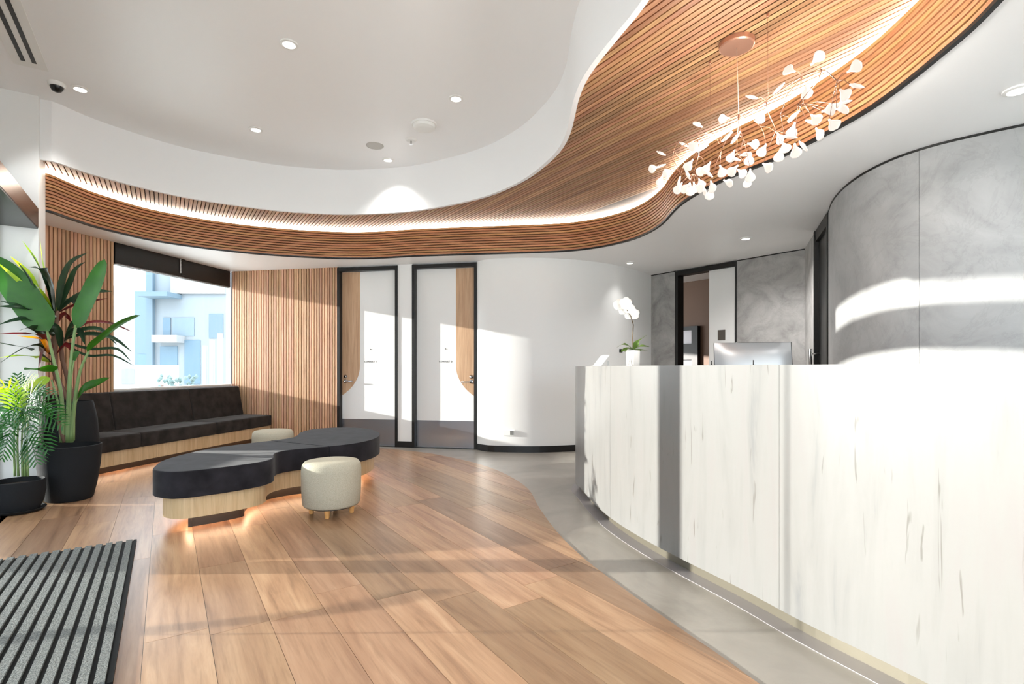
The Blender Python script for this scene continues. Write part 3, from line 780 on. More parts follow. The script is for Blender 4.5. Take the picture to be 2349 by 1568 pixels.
lathe('grille', [(0.083, 0.0), (0.085, 0.004)], (p.x, p.y, Z_HIGH - 0.004), SPK, t); lathe('rim', [(0.086, 0.0), (0.09, 0.0015), (0.09, 0.004)], (p.x, p.y, Z_HIGH - 0.004), SPK, t, caps=False)
p = cv([(130, 191)], Z_HIGH)[0]
t = thing('security_camera', 'white dome security camera with a dark lens near the pier', 'camera', (p.x, p.y, Z_HIGH - 0.06))
lathe('base', [(0.055, 0.03), (0.06, 0.06)], (p.x, p.y, Z_HIGH - 0.06), PLASTIC, t); lathe('dome', [(0.008, -0.012), (0.03, -0.002), (0.042, 0.018), (0.045, 0.031)], (p.x, p.y, Z_HIGH - 0.06), BLACKGL, t)
p = cv([(66, 141)], Z_HIGH)[0]
t = thing('slot_diffuser', 'two-slot linear air diffuser in the ceiling above the entrance', 'air vent', (p.x, p.y, Z_HIGH - 0.004))
def sl(name, mat, e0, e1, d0, d1, z0, z1):
    v, f = boxv((p.x, p.y, 0), (EV.x, EV.y, 0), (-DV.x, -DV.y, 0), ZA, e0, e1, d0, d1, z0, z1); return mesh(name, v, f, mat, t)
sl('frame', PLASTIC, -0.10, 0.10, -0.09, 2.0, Z_HIGH - 0.004, Z_HIGH); sl('slot', BLACK, -0.045, -0.018, 0, 1.9, Z_HIGH - 0.006, Z_HIGH - 0.003); sl('slot', BLACK, 0.018, 0.045, 0, 1.9, Z_HIGH - 0.006, Z_HIGH - 0.003)

# ------------------------------------------------------------------ reception counter
ct_px = [(1320, 1106), (1332, 1119), (1361, 1152), (1400, 1187), (1470, 1232), (1556, 1278), (1700, 1350), (1850, 1430), (2000, 1503), (2130, 1568)]
ZC = 0.07
cpts = [FL(u, v, ZC) for u, v in ct_px]
cpts = [Vector((1.9, 5.45)), Vector((1.35, 5.42)), Vector((0.92, 5.28)), Vector((0.67, 5.02))] + cpts + [Vector((1.43, 1.4)), Vector((1.49, 1.0)), Vector((1.52, 0.5)), Vector((1.52, -0.2))]
CT = catmull(cpts, step=0.06)
def inward(path, d): return offset(path, d)
# which side is inside?
test = offset(CT, 0.1)
mid = len(CT) // 2
SGN = 1 if test[mid].x > CT[mid].x else -1
ctr = thing('reception_counter', 'long curved reception counter clad in white veined panels', 'counter', (1.2, 3.0, 0))
i_end = min(range(len(CT)), key=lambda i: (CT[i] - cpts[4]).length)
def idx_u(uu): return min(range(i_end, len(CT)), key=lambda i: abs(u_of(CT[i]) - uu))
cuts = [0, idx_u(1402), idx_u(1797), idx_u(2420), len(CT) - 1]
for i in range(len(cuts) - 1):
    seg = [Vector(p) for p in CT[cuts[i]:cuts[i + 1] + 1]]
    if i > 0: seg[0] = seg[0] + (seg[1] - seg[0]).normalized() * 0.0015
    v, f = ribbon_solid(seg, offset(seg, 0.02 * SGN), ZC, 1.0995)
    smooth_ang(mesh('front_panel', v, f, MARB, ctr), 30)
v, f = ribbon_solid(offset(CT, 0.021 * SGN), offset(CT, 0.30 * SGN), ZC, 1.098); mesh('carcass', v, f, MARB, ctr)
v, f = ribbon_solid(offset(CT, 0.001 * SGN), offset(CT, 0.50 * SGN), 1.0985, 1.1005); mesh('counter_top', v, f, MARB, ctr)
v, f = ribbon_solid(offset(CT, 0.05 * SGN), offset(CT, 0.28 * SGN), 0.0, ZC); mesh('kick_plinth', v, f, mk('olive steel kick', (120, 114, 100), 0.35, 0.5), ctr)
v, f = ribbon_solid(offset(CT, -0.035 * SGN), offset(CT, 0.05 * SGN), 0.0, 0.003); mesh('floor_edge', v, f, ALU, ctr)
v, f = ribbon_solid(offset(CT, 0.36 * SGN), offset(CT, 1.05 * SGN)[:], 0.70, 0.735)
dsk = thing('reception_desk', 'low white work desk hidden behind the reception counter', 'desk', (1.6, 3.6, 0))
seg = CT[i_end:idx_u(1900)]
v, f = ribbon_solid(offset(seg, 0.365 * SGN), offset(seg, 1.25 * SGN), 0.70, 0.735); mesh('worktop', v, f, WHITE, dsk)
v, f = ribbon_solid(offset(seg, 0.365 * SGN), offset(seg, 0.385 * SGN), 0.0, 0.70); mesh('modesty_panel', v, f, WHITE, dsk)

# monitor ------------------------------------------------------------------------------
YM = 4.3
m0, m1 = P(1641, 786, YM + 0.06), P(1819, 771, YM - 0.06)
mc = (m0 + m1) / 2
mon = thing('computer_monitor', 'silver backed computer monitor behind the counter', 'monitor', (mc.x, mc.y, 0.735))
max_ = Vector((m1.x - m0.x, m1.y - m0.y, 0)); mw = max_.length; max_.normalize(); may = Vector((-max_.y, max_.x, 0))
if may.y < 0: may = -may
tilt = (may * 0.16 + ZA).normalized(); bk = (may - ZA * 0.16).normalized()
ob = Vector((mc.x, mc.y, 0.96))
MONB = mk('silver monitor back', (176, 178, 181), 0.32, 0.55)
ny_, nx_ = 7, 13; V, Fc = [], []
for j in range(ny_):
    for i in range(nx_):
        a, b_ = i / (nx_ - 1) * 2 - 1, j / (ny_ - 1) * 2 - 1
        bul = 0.035 * (1 - a ** 4) * (1 - b_ ** 4)
        V.append(ob + max_ * (a * mw / 2) + tilt * ((b_ + 1) * 0.17) - bk * bul)
for j in range(ny_ - 1):
    for i in range(nx_ - 1):
        k = j * nx_ + i; Fc.append((k, k + 1, k + nx_ + 1, k + nx_))
mesh('rear_shell', V, Fc, MONB, mon, smooth=True)
v, f = boxv(ob, max_, bk, tilt, -mw / 2 - .002, mw / 2 + .006, 0.0005, 0.022, -0.002, 0.343); bev(mesh('screen_panel', v, f, BLACKGL, mon), 0.003)
v, f = boxv(ob, max_, may, ZA, -0.05, 0.05, -0.03, -0.012, -0.225, 0.12); mesh('stand_neck', v, f, MONB, mon)
v, f = boxv((ob.x, ob.y, 0.7355), max_, may, ZA, -0.13, 0.13, -0.09, 0.10, 0, 0.012); mesh('stand_foot', v, f, MONB, mon)

# things on the counter ------------------------------------------------------------------
TOP = 1.1005
def ctr_pt(u, d):   # a point on the counter top, d metres in from its face
    i = idx_u(u); q = offset(CT, d * SGN)[i]
    return Vector((q.x, q.y, TOP))
# card stand
cs = Vector((0.70, 4.15, TOP))
t = thing('brochure_stand', 'clear stand fanned with white cards at the counter end', 'card stand', cs)
tl = Vector((0.62, 0.10, 0.78)).normalized()
for k in range(7):
    b0 = cs + Vector((-0.062 + k * 0.004, -0.03 + k * 0.010, 0.003))
    v, f = boxv(b0, XA, tl, Vector((-0.15, 0.98, 0)), 0.0, 0.052, 0.0, 0.100 + 0.002 * k, -0.001, 0.001)
    mesh('card', v, f, PLASTIC, t)
v, f = boxv(cs + Vector((0.062, 0, 0.002)), XA, YA, ZA, -0.002, 0.002, -0.03, 0.03, 0, 0.04); mesh('support', v, f, GLASS, t)
v, f = boxv(cs, XA, YA, ZA, -0.066, 0.066, -0.042, 0.042, 0, 0.002); mesh('base', v, f, PLASTIC, t)
# orchid
op_ = P(1452, 800, 4.22); oc = Vector((op_.x, op_.y, TOP))
t = thing('orchid', 'white orchid in a glazed white pot on the counter', 'orchid', oc)
lathe('pot', [(0.050, 0.0), (0.053, 0.004), (0.056, 0.125), (0.053, 0.126), (0.049, 0.06), (0.02, 0.055)], oc, mk('white glazed pot', (238, 232, 226), 0.2), t)
lathe('bark', [(0.045, 0.095), (0.05, 0.114), (0.03, 0.122)], oc, SOIL, t, 20)
def leaf(name, pts, W, mat, parent, nrm=Vector((0, -1, 0.3)), n=14, fold=0.12, prof='strap', tip=1.0):
    cp = catmull([Vector(p) for p in pts], step=1e9) if len(pts) == 2 else catmull([Vector(p) for p in pts], step=sum((Vector(pts[i + 1]) - Vector(pts[i])).length for i in range(len(pts) - 1)) / n)
    m = len(cp); V, Fc = [], []
    for i, c in enumerate(cp):
        q = i / (m - 1)
        T = (cp[min(i + 1, m - 1)] - cp[max(i - 1, 0)]).normalized()
        S = T.cross(Vector(nrm));
        S = S.normalized() if S.length > 1e-6 else Vector((1, 0, 0))
        Nn = S.cross(T).normalized()
        if prof == 'paddle': w = W * (min(1, q / 0.16) ** 0.6) * (1 - max(0, (q - 0.45) / 0.55) ** 2.3) ** 0.5 if q < 1 else 0.0
        elif prof == 'petal': w = W * math.sin(math.pi * min(1, 0.08 + q * 0.92)) ** 0.5 if q < 1 else W * 0.15
        else: w = W * (0.22 + 0.78 * math.sin(math.pi * min(1, q ** 0.75))) if q < 0.5 else W * (max(0, 1 - ((q - 0.42) / 0.58) ** 2) ** 0.8)
        w = max(w, 0.0012)
        for a in (-1, -0.5, 0, 0.5, 1):
            V.append(c + S * (a * w) + Nn * (abs(a) * fold * w))
    for i in range(m - 1):
        for k in range(4):
            b = i * 5 + k; Fc.append((b, b + 1, b + 6, b + 5))
    return mesh(name, V, Fc, mat, parent, smooth=True)
YO = oc.y
tube('flower_stem', [P(1452, 800, YO), P(1451, 775, YO), P(1453, 745, YO), P(1447, 725, YO), P(1436, 708, YO), P(1428, 700, YO)], 0.004, ORST, t)
for pl in ([(1452, 800), (1432, 789), (1414, 797)], [(1452, 801), (1440, 799), (1424, 806)], [(1454, 800), (1462, 785), (1484, 768)], [(1454, 800), (1472, 793), (1490, 795)], [(1454, 801), (1470, 803), (1486, 803)], [(1452, 801), (1446, 803), (1430, 806)]):
    leaf('leaf', [P(u, v, YO + random.uniform(-.05, .05)) for u, v in pl], 0.024, ORCHL, t, Vector((0.1, -0.45, 1)))
for k, (u, v, r) in enumerate(((1418, 699, 9), (1434, 696, 10), (1442, 707, 9), (1427, 712, 7), (1453, 720, 9), (1440, 724, 6))):
    c = P(u, v, YO + random.uniform(-0.03, 0.03)); parts = []
    fl = thing('tmp', None, None, (0, 0, 0)) if False else None
    Vs, Fs = [], []
    for j in range(5):
        a = math.radians(90 + 72 * j + random.uniform(-12, 12)); dirv = Vector((math.cos(a), -0.15, math.sin(a))).normalized()
        R = r * 0.0052
        side = dirv.cross(Vector((0, -1, 0))).normalized()
        n0 = len(Vs)
        for q, w in ((0, .15), (.3, .55), (.65, .7), (.9, .45), (1.0, .12)):
            for a2 in (-1, 0, 1):
                Vs.append(c + dirv * (R * q) + side * (a2 * w * R * 0.75) + Vector((0, -0.006 * abs(a2) - 0.01 * q, 0)))
        for i2 in range(4):
            for k2 in range(2):
                b = n0 + i2 * 3 + k2; Fs.append((b, b + 1, b + 4, b + 3))
    mesh('flower', Vs, Fs, PETAL, t, smooth=True)
# small pens / stand by the monitor
for u, lab in ((1632, 'short dark card clip standing on the counter left of the monitor'), (1728, 'small dark pen stand in front of the monitor')):
    q = ctr_pt(1560 if u < 1700 else 1660, 0.28); Yq = q.y
    c = Vector(((u - CX) / F * Yq, Yq, TOP))
    t = thing('pen_stand', lab, 'pen stand', c)
    tube('stem', [c, c + ZA * 0.026], 0.0022, BLACK, t, 6); lathe('base', [(0.012, 0), (0.012, 0.003)], c, BLACK, t, 14)

# ------------------------------------------------------------------ built-in sofa
SA0, SA1 = 0.012, 2.60
sf = thing('sofa', 'long built-in charcoal sofa on a timber base below the window', 'sofa', (win(1.3, .35).x, win(1.3, .35).y, 0))
def sbx(name, mat, a0, a1, b0, b1, z0, z1):
    return wbox(name, mat, a0, a1, b0, b1, z0, z1, sf)
sbx('timber_base', MAPLE, SA0, SA1, 0.30, 0.635, 0.115, 0.258)
sbx('rear_frame', PLINTH, SA0, SA1, 0.0, 0.30, 0.0, 0.258)
sbx('plinth', PLINTH, SA0, SA1, 0.30, 0.37, 0.0, 0.115)
sbx('led_strip', LEDW, SA0 + .05, SA1 - .02, 0.374, 0.384, 0.100, 0.108)
sbx('led_channel', PLASTIC, SA0 + .05, SA1 - .02, 0.371, 0.39, 0.108, 0.1145)
for a0, a1 in ((SA0, 1.066), (1.066, 2.118), (2.118, SA1)):
    c_ = sbx('seat_cushion', FABRIC, a0 + 0.004, a1 - 0.004, 0.10, 0.67, 0.258, 0.412); bev(c_, 0.022, 3)
    for p in c_.data.polygons: p.use_smooth = True
for a0, a1 in ((SA0, 0.93), (0.93, 2.0), (2.0, SA1)):
    V = []
    for a in (a0 + 0.004, a1 - 0.004):
        for b, z in ((0.005, 0.40), (0.215, 0.40), (0.135, 0.82), (0.005, 0.82)):
            q = win(a, b); V.append(Vector((q.x, q.y, z)))
    c_ = mesh('back_cushion', V, [(0, 1, 2, 3), (7, 6, 5, 4), (0, 4, 5, 1), (1, 5, 6, 2), (2, 6, 7, 3), (3, 7, 4, 0)], FABRIC, sf); bev(c_, 0.02, 3)
    for p in c_.data.polygons: p.use_smooth = True

# ------------------------------------------------------------------ peanut bench
bo_pts = [(-2.45, 3.60), (-2.34, 3.42), (-2.16, 3.36), (-2.0, 3.46), (-1.86, 3.60), (-1.775, 3.73), (-1.765, 3.87), (-1.83, 4.02), (-1.85, 4.16), (-1.78, 4.28), (-1.66, 4.37),
          (-1.53, 4.47), (-1.41, 4.6), (-1.32, 4.80), (-1.30, 5.1), (-1.42, 5.5), (-1.68, 5.80), (-1.95, 5.86), (-2.15, 5.72), (-2.19, 5.45), (-2.13, 5.2), (-2.10, 5.02),
          (-2.15, 4.88), (-2.25, 4.75), (-2.38, 4.57), (-2.5, 4.33), (-2.54, 4.0), (-2.52, 3.78)]
BO = catmull([Vector(p) for p in bo_pts], closed=True, step=0.045)
if area(BO) < 0: BO.reverse()
bench = thing('bench', 'freeform charcoal bench on a pale timber base in the middle of the floor', 'bench', (-1.95, 4.5, 0))
sA, sB = Vector((-2.22, 4.80)), Vector((-1.55, 4.45)); sn_ = Vector((-(sB - sA).y, (sB - sA).x)).normalized()
for sg in (1, -1):
    half = clean(clip_half(BO, sn_ * sg, sA.dot(sn_) * sg - 0.003))
    o = prism('cushion', half, 0.245, 0.42, FABRIC2, bench); bev(o, 0.02, 3, 50)
    for p_ in o.data.polygons: p_.use_smooth = True
    o.modifiers.new('wn', 'WEIGHTED_NORMAL')
BI = offset(BO, 0.055, closed=True); BP = offset(BO, 0.20, closed=True)
smooth_ang(prism('timber_base', BI, 0.10, 0.2445, MAPLE, bench), 40)
smooth_ang(prism('plinth', BP, 0.0, 0.10, PLINTH, bench), 40)
BL0, BL1 = offset(BO, 0.195, closed=True), offset(BO, 0.185, closed=True)
v, f = ribbon_solid(BL0 + [BL0[0]], BL1 + [BL1[0]], 0.090, 0.098); mesh('led_strip', v, f, LEDW, bench)

# ------------------------------------------------------------------ stools
def stool(lab, x, y, rot):
    t = thing('stool', lab, 'stool', (x, y, 0), 'round linen stools')
    lathe('seat', [(0.16, 0.072), (0.195, 0.076), (0.205, 0.09), (0.212, 0.2), (0.213, 0.33), (0.207, 0.375), (0.19, 0.395), (0.15, 0.402), (0.05, 0.404)], (x, y, 0), LINEN, t, 48, ang=60)
    lathe('underside', [(0.17, 0.064), (0.17, 0.073)], (x, y, 0), PLINTH, t, 32)
    for k in range(4):
        a = rot + k * math.pi / 2; cx, cy = x + 0.145 * math.cos(a), y + 0.145 * math.sin(a)
        lathe('leg', [(0.014, 0.0), (0.016, 0.004), (0.022, 0.068)], (cx, cy, 0.0055), LEGW, t, 14)
    return t
stool('round linen stool standing in front of the bench', -1.345, 3.90, math.radians(-83))
stool('round linen stool between the sofa and the bench', -2.64, 5.78, math.radians(20))

# ------------------------------------------------------------------ entrance mat
mt = thing('entrance_mat', 'black entrance mat with ribbed grey carpet strips', 'mat', ((EV * -.6 + DV * 3).x, (EV * -.6 + DV * 3).y, 0.005))
def dmat(s0, s1, t0, t1, z0, z1, name, mat):
    v, f = boxv((0, 0, 0), (EV.x, EV.y, 0), (DV.x, DV.y, 0), ZA, s0, s1, t0, t1, z0, z1); return mesh(name, v, f, mat, mt)
MATB = mk('black rubber', (9, 10, 11), 0.7, spec=0.2); MATC = mk('grey ribbed carpet', (146, 150, 148), 0.95, spec=0.1)
v_ = coords(MATC, (1, 1, 1)); n_ = N(MATC, 'ShaderNodeTexNoise', Scale=160.0, Detail=4.0); L(MATC, v_, n_.inputs['Vector'])
r_ = ramp(MATC, [(0.3, (88, 92, 93)), (0.7, (140, 143, 139))]); L(MATC, n_.outputs['Fac'], r_.inputs['Fac']); L(MATC, r_.outputs[0], MATC.node_tree.nodes['Principled BSDF'].inputs['Base Color']); bump(MATC, n_.outputs['Fac'], 0.9, 0.006)
S1 = -0.155; TA, TB = 2.24, 4.02
dmat(S1 - 0.95, S1, TA, TB, 0.0055, 0.011, 'backing', MATB)
for k in range(19):
    e1 = S1 - 0.018 - k * 0.049
    o = dmat(e1 - 0.031, e1, TA + 0.01, TB - 0.004, 0.011, 0.022, 'carpet_strip', MATC)
bdr = dmat(S1 - 0.012, S1 + 0.004, TA, TB, 0.0055, 0.018, 'edge_strip', MATB)

# ------------------------------------------------------------------ pots and plants
def pot(name, lab, x, y, prof, soil_r, soil_z, saucer=None):
    t = thing(name, lab, 'potted plant', (x, y, 0.0055), 'potted plants by the entrance')
    lathe('pot', prof, (x, y, 0.0055), POT, t, 40)
    lathe('soil', [(soil_r, soil_z - 0.03), (soil_r, soil_z)], (x, y, 0.0055), SOIL, t, 28)
    if saucer: lathe('saucer', saucer, (x, y, 0.0055), POT, t, 36)
    return t
BX, BY = -3.655, 4.32
big = pot('potted_bird_of_paradise', 'broad leafed plant in the large black pot nearest the sofa', BX, BY,
          [(0.145, 0.0), (0.158, 0.012), (0.182, 0.12), (0.205, 0.28), (0.213, 0.40), (0.215, 0.445), (0.205, 0.447), (0.198, 0.40), (0.15, 0.36)], 0.2, 0.40)
YB = BY
def stalk(px, parent, r0=0.014, r1=0.007, Ys=None, mat=STALK):
    pts = [P(u, v, (Ys[i] if Ys else YB)) for i, (u, v) in enumerate(px)]
    c = catmull(pts, step=0.06); m = len(c)
    return tube('stalk', c, [r0 + (r1 - r0) * i / (m - 1) for i in range(m)], mat, parent, 8)
stalk([(146, 1014), (140, 900), (124, 830), (107, 755)], big, .016, .009); stalk([(156, 1014), (158, 900), (166, 800), (174, 745)], big, .018, .010)
stalk([(163, 1014), (172, 920), (184, 850), (204, 804)], big, .016, .009); stalk([(168, 1010), (172, 930), (178, 914)], big, .012, .005)
stalk([(140, 1014), (132, 920), (118, 870)], big, .011, .005); stalk([(160, 1014), (163, 870), (170, 826)], big, .012, .005)
stalk([(150, 1014), (136, 970), (134, 945)], big, .02, .012, mat=STEMB)
leaf('leaf', [P(112, 760, YB), P(70, 700, YB - .06), P(25, 640, YB - .12), P(-25, 588, YB - .15)], 0.115, LEAFG, big, Vector((0.15, -1, 0.35)), 18, 0.10, 'paddle')
leaf('leaf', [P(172, 752, YB), P(195, 700, YB - .03), P(218, 650, YB - .05), P(240, 594, YB - .02)], 0.10, LEAFG, big, Vector((-0.25, -1, 0.15)), 18, 0.10, 'paddle')
leaf('leaf', [P(200, 808, YB), P(240, 775, YB + .05), P(280, 745, YB + .12), P(322, 723, YB + .2)], 0.12, LEAFG, big, Vector((-0.35, -0.35, 1)), 16, 0.35, 'paddle')
leaf('leaf', [P(178, 916, YB), P(200, 890, YB - .02), P(225, 880, YB), P(252, 866, YB + .04)], 0.06, LEAFG, big, Vector((-0.4, -0.8, 0.6)), 12, 0.3, 'paddle')
leaf('leaf', [P(124, 852, YB), P(100, 845, YB - .12), P(80, 845, YB - .22), P(56, 848, YB - .3)], 0.065, LEAFG, big, Vector((0.0, -0.75, 0.6)), 12, 0.15, 'paddle')
leaf('leaf', [P(116, 866, YB), P(96, 876, YB - .03), P(76, 888, YB - .06), P(52, 912, YB - .1)], 0.045, LEAFL, big, Vector((0.2, -0.8, 0.5)), 12, 0.2, 'paddle')
leaf('leaf', [P(170, 828, YB), P(174, 816, YB), P(182, 806, YB)], 0.03, LEAFG, big, Vector((-0.3, -1, 0)), 8, 0.3, 'paddle')

CX2, CY2 = -3.97, 4.725
cor = pot('potted_cordyline', 'dark strap leafed cordyline in the tall black planter behind', CX2, CY2,
          [(0.13, 0.0), (0.14, 0.01), (0.185, 0.2), (0.195, 0.42), (0.18, 0.62), (0.15, 0.775), (0.145, 0.785), (0.135, 0.78), (0.13, 0.72)], 0.135, 0.745)
YC = CY2
tube('cane', catmull([Vector((CX2, CY2, 0.74)), P(128, 860, YC), P(124, 790, YC), P(130, 712, YC)], step=.08), 0.022, STEMB, cor, 10)
tube('cane', catmull([Vector((CX2 + .03, CY2, 0.74)), P(150, 850, YC + .05), P(140, 800, YC + .05), P(150, 775, YC + .05)], step=.08), 0.018, STEMB, cor, 10)
cl = [  # rosettes: start, mid, tip, depth shift of tip, half width, material
    ((130, 715), (112, 650), (92, 612), (70, 575), -.20, .045, LEAFD), ((128, 712), (105, 640), (80, 590), (52, 553), -.1, .022, LEAFL), ((131, 712), (108, 630), (97, 590), (92, 546), .0, .026, LEAFL),
    ((132, 712), (145, 640), (165, 600), (200, 580), .0, .034, LEAFD), ((133, 712), (160, 650), (175, 615), (196, 600), .1, .030, LEAFD), ((130, 715), (120, 650), (100, 618), (66, 612), -.25, .05, LEAFD),
    ((126, 716), (90, 660), (60, 620), (24, 588), -.1, .03, LEAFL), ((126, 716), (85, 680), (40, 640), (-8, 600), -.1, .03, LEAFL), ((128, 716), (90, 690), (70, 640), (40, 600), .1, .02, LEAFD),
    ((134, 714), (160, 690), (200, 670), (258, 668), .1, .028, LEAFD), ((134, 716), (170, 700), (210, 690), (248, 684), .15, .016, LEAFR), ((130, 730), (90, 720), (50, 705), (-10, 702), -.1, .035, LEAFD),
    ((128, 760), (80, 720), (40, 700), (0, 690), 0, .028, LEAFD), ((126, 770), (90, 740), (50, 730), (-5, 745), -.15, .032, LEAFD), ((124, 800), (100, 770), (60, 765), (0, 764), -.1, .024, LEAFR),
    ((116, 812), (108, 790), (90, 776), (40, 770), -.2, .026, LEAFO), ((120, 815), (90, 790), (50, 800), (-5, 836), -.1, .018, LEAFD), ((115, 830), (80, 818), (40, 815), (0, 820), -.2, .018, LEAFL),
    ((118, 830), (70, 800), (30, 792), (-5, 785), 0.0, .016, LEAFD), ((150, 775), (190, 755), (230, 755), (268, 790), .1, .02, LEAFD), ((150, 778), (200, 765), (260, 775), (302, 806), .1, .020, LEAFD),
    ((150, 785), (210, 800), (270, 800), (300, 828), .1, .014, LEAFD), ((152, 790), (200, 815), (260, 815), (306, 838), .1, .012, LEAFD), ((152, 778), (200, 740), (250, 740), (302, 760), .2, .014, LEAFR),
    ((150, 780), (170, 740), (190, 720), (200, 690), .2, .035, LEAFD), ((148, 782), (165, 760), (185, 760), (195, 790), -.1, .03, LEAFD), ((126, 740), (140, 700), (170, 690), (190, 720), .2, .04, LEAFD),
    ((122, 775), (130, 740), (150, 720), (165, 740), .15, .04, LEAFR), ((120, 790), (95, 760), (70, 750), (40, 760), .1, .035, LEAFD), ((140, 800), (135, 760), (120, 745), (105, 775), -.1, .032, LEAFD),
    ((130, 812), (150, 790), (165, 800), (170, 830), -.05, .02, LEAFR), ((118, 812), (100, 800), (92, 830), (88, 860), -.05, .018, LEAFR)]
for a, b, c, d, dy, w, mt_ in cl:
    ds = (-.36, -.52, -.62) if d[0] < 98 else (dy * .35, dy * .7, dy)
    leaf('leaf', [P(*a, YC), P(*b, YC + ds[0]), P(*c, YC + ds[1]), P(*d, YC + ds[2])], w, mt_, cor, Vector((random.uniform(-.3, .3), -1, 0.45)), 12, 0.25)

PX, PY = -3.725, 3.945
plm = pot('potted_palm', 'small feathery palm in the low black bowl pot by the pier', PX, PY,
          [(0.11, 0.014), (0.125, 0.018), (0.15, 0.08), (0.16, 0.15), (0.16, 0.235), (0.152, 0.237), (0.146, 0.19), (0.1, 0.17)], 0.148, 0.2,
          [(0.12, 0.0), (0.145, 0.004), (0.165, 0.024), (0.160, 0.026), (0.14, 0.013), (0.1, 0.012)])
YP = PY
for u in (34, 42, 52, 58, 64):
    stalk([(u, 1092), (u - 2, 1010), (u + 2, 950)], plm, .008, .004, [YP, YP, YP])
rp = random.Random(11)
def frond(base, mid, tip, dy, mat, nl=13, ll=0.15):
    pts = [P(*base, YP), P(*mid, YP + dy * .5), P(*tip, YP + dy)]
    c = catmull(pts, step=sum((pts[i + 1] - pts[i]).length for i in range(2)) / (nl * 1.0)); m = len(c)
    parts = [tubev(c, [0.004 - 0.003 * i / (m - 1) for i in range(m)], 5)]
    for i in range(2, m):
        T = (c[min(i + 1, m - 1)] - c[i - 1]).normalized(); q = i / (m - 1)
        S = T.cross(Vector((0.1, -0.8, 0.6))).normalized(); up_ = S.cross(T)
        for sg in (-1, 1):
            ln = ll * math.sin(math.pi * (0.15 + 0.75 * q)) * rp.uniform(.85, 1.1)
            dirv = (S * sg * 0.85 + T * 0.75 + up_ * 0.1).normalized()
            e1 = c[i] + dirv * ln * 0.5 + Vector((0, 0, -0.004)); e2 = c[i] + dirv * ln + Vector((0, 0, -0.03 * ln / 0.15))
            wv = T * 0.010
            parts.append(([c[i] - wv * .4, c[i] + wv * .4, e1 + wv, e1 - wv, e2], [(0, 1, 2, 3), (3, 2, 4)]))
    v, f = merge(parts)
    return mesh('frond', v, f, mat, plm, smooth=True)
fr = [((44, 960), (20, 890), (-10, 880), -.15, LEAFL), ((46, 955), (50, 885), (80, 868), -.1, LEAFL), ((48, 955), (75, 900), (122, 905), -.05, PALM), ((50, 960), (90, 920), (140, 950), 0, PALM),
      ((50, 975), (95, 950), (145, 975), -.1, PALM), ((44, 970), (20, 930), (-15, 960), 0, PALM), ((42, 985), (10, 970), (-15, 1010), -.1, PALM), ((48, 990), (80, 980), (110, 1030), -.15, PALM),
      ((42, 1000), (25, 990), (5, 1050), -.15, PALM), ((46, 960), (35, 900), (40, 860), .1, PALM), ((50, 985), (70, 940), (112, 935), .15, PALM), ((44, 985), (30, 955), (0, 930), .15, PALM),
      ((48, 1010), (65, 1000), (85, 1060), -.1, PALM), ((46, 950), (60, 910), (100, 890), .12, PALM), ((40, 1010), (20, 1010), (-10, 1040), 0.05, PALM), ((52, 965), (60, 930), (70, 985), -.2, PALM), ((44, 960), (36, 930), (22, 985), -.2, PALM)]
for b, m_, t_, dy, mt_ in fr: frond(b, m_, t_, dy, mt_)

# ------------------------------------------------------------------ pendant of leaf-shaped lamps
cp_ = cv([(1690, 97)], Z_SOF)[0]
ch = thing('pendant_light', 'branching copper pendant with many small glowing leaf lamps', 'pendant light', (cp_.x, cp_.y, Z_SOF))
lathe('canopy', [(0.085, -0.030), (0.092, -0.024), (0.094, -0.001)], (cp_.x, cp_.y, Z_SOF), COPPER, ch, 40)
def dep(u): return 3.35 + (2.25 - 3.35) * (u - 1490) / (1980 - 1490)
def CP(u, v, dy=0.0): return P(u, v, dep(u) + dy)
spine = [(1545, 345), (1600, 318), (1628, 305), (1695, 275), (1757, 232), (1840, 176), (1885, 160)]
spts = [CP(*q) for q in spine]
tube('main_stem', catmull(spts, step=.05), 0.0032, COPPERW, ch, 6)
lowN = [((1570, 375), 0.05), ((1600, 355), -0.08), ((1655, 345), -.05), ((1650, 330), .1), ((1705, 320), -.05), ((1790, 265), -.1), ((1830, 240), -.12), ((1843, 235), .05), ((1780, 300), .0), ((1745, 290), .1), ((1560, 395), .1), ((1920, 185), -.1), ((1590, 400), -.02), ((1690, 350), .08)]
nodes = list(zip(spine, spts))
for (q, dy) in lowN:
    c = CP(*q, dy); near = min(spts, key=lambda s_: (s_ - c).length + (0.3 if s_.z < c.z else 0))
    midp = (near + c) / 2 + Vector((random.uniform(-.03, .03), random.uniform(-.03, .03), 0.02))
    tube('branch', [near, midp, c], 0.0022, COPPERW, ch, 5); nodes.append((q, c))
def z6(x, y): return (1470 + x / 6.534, 220 + y / 6.534)
def z7(x, y): return (1720 + x / 6.031, 100 + y / 6.031)
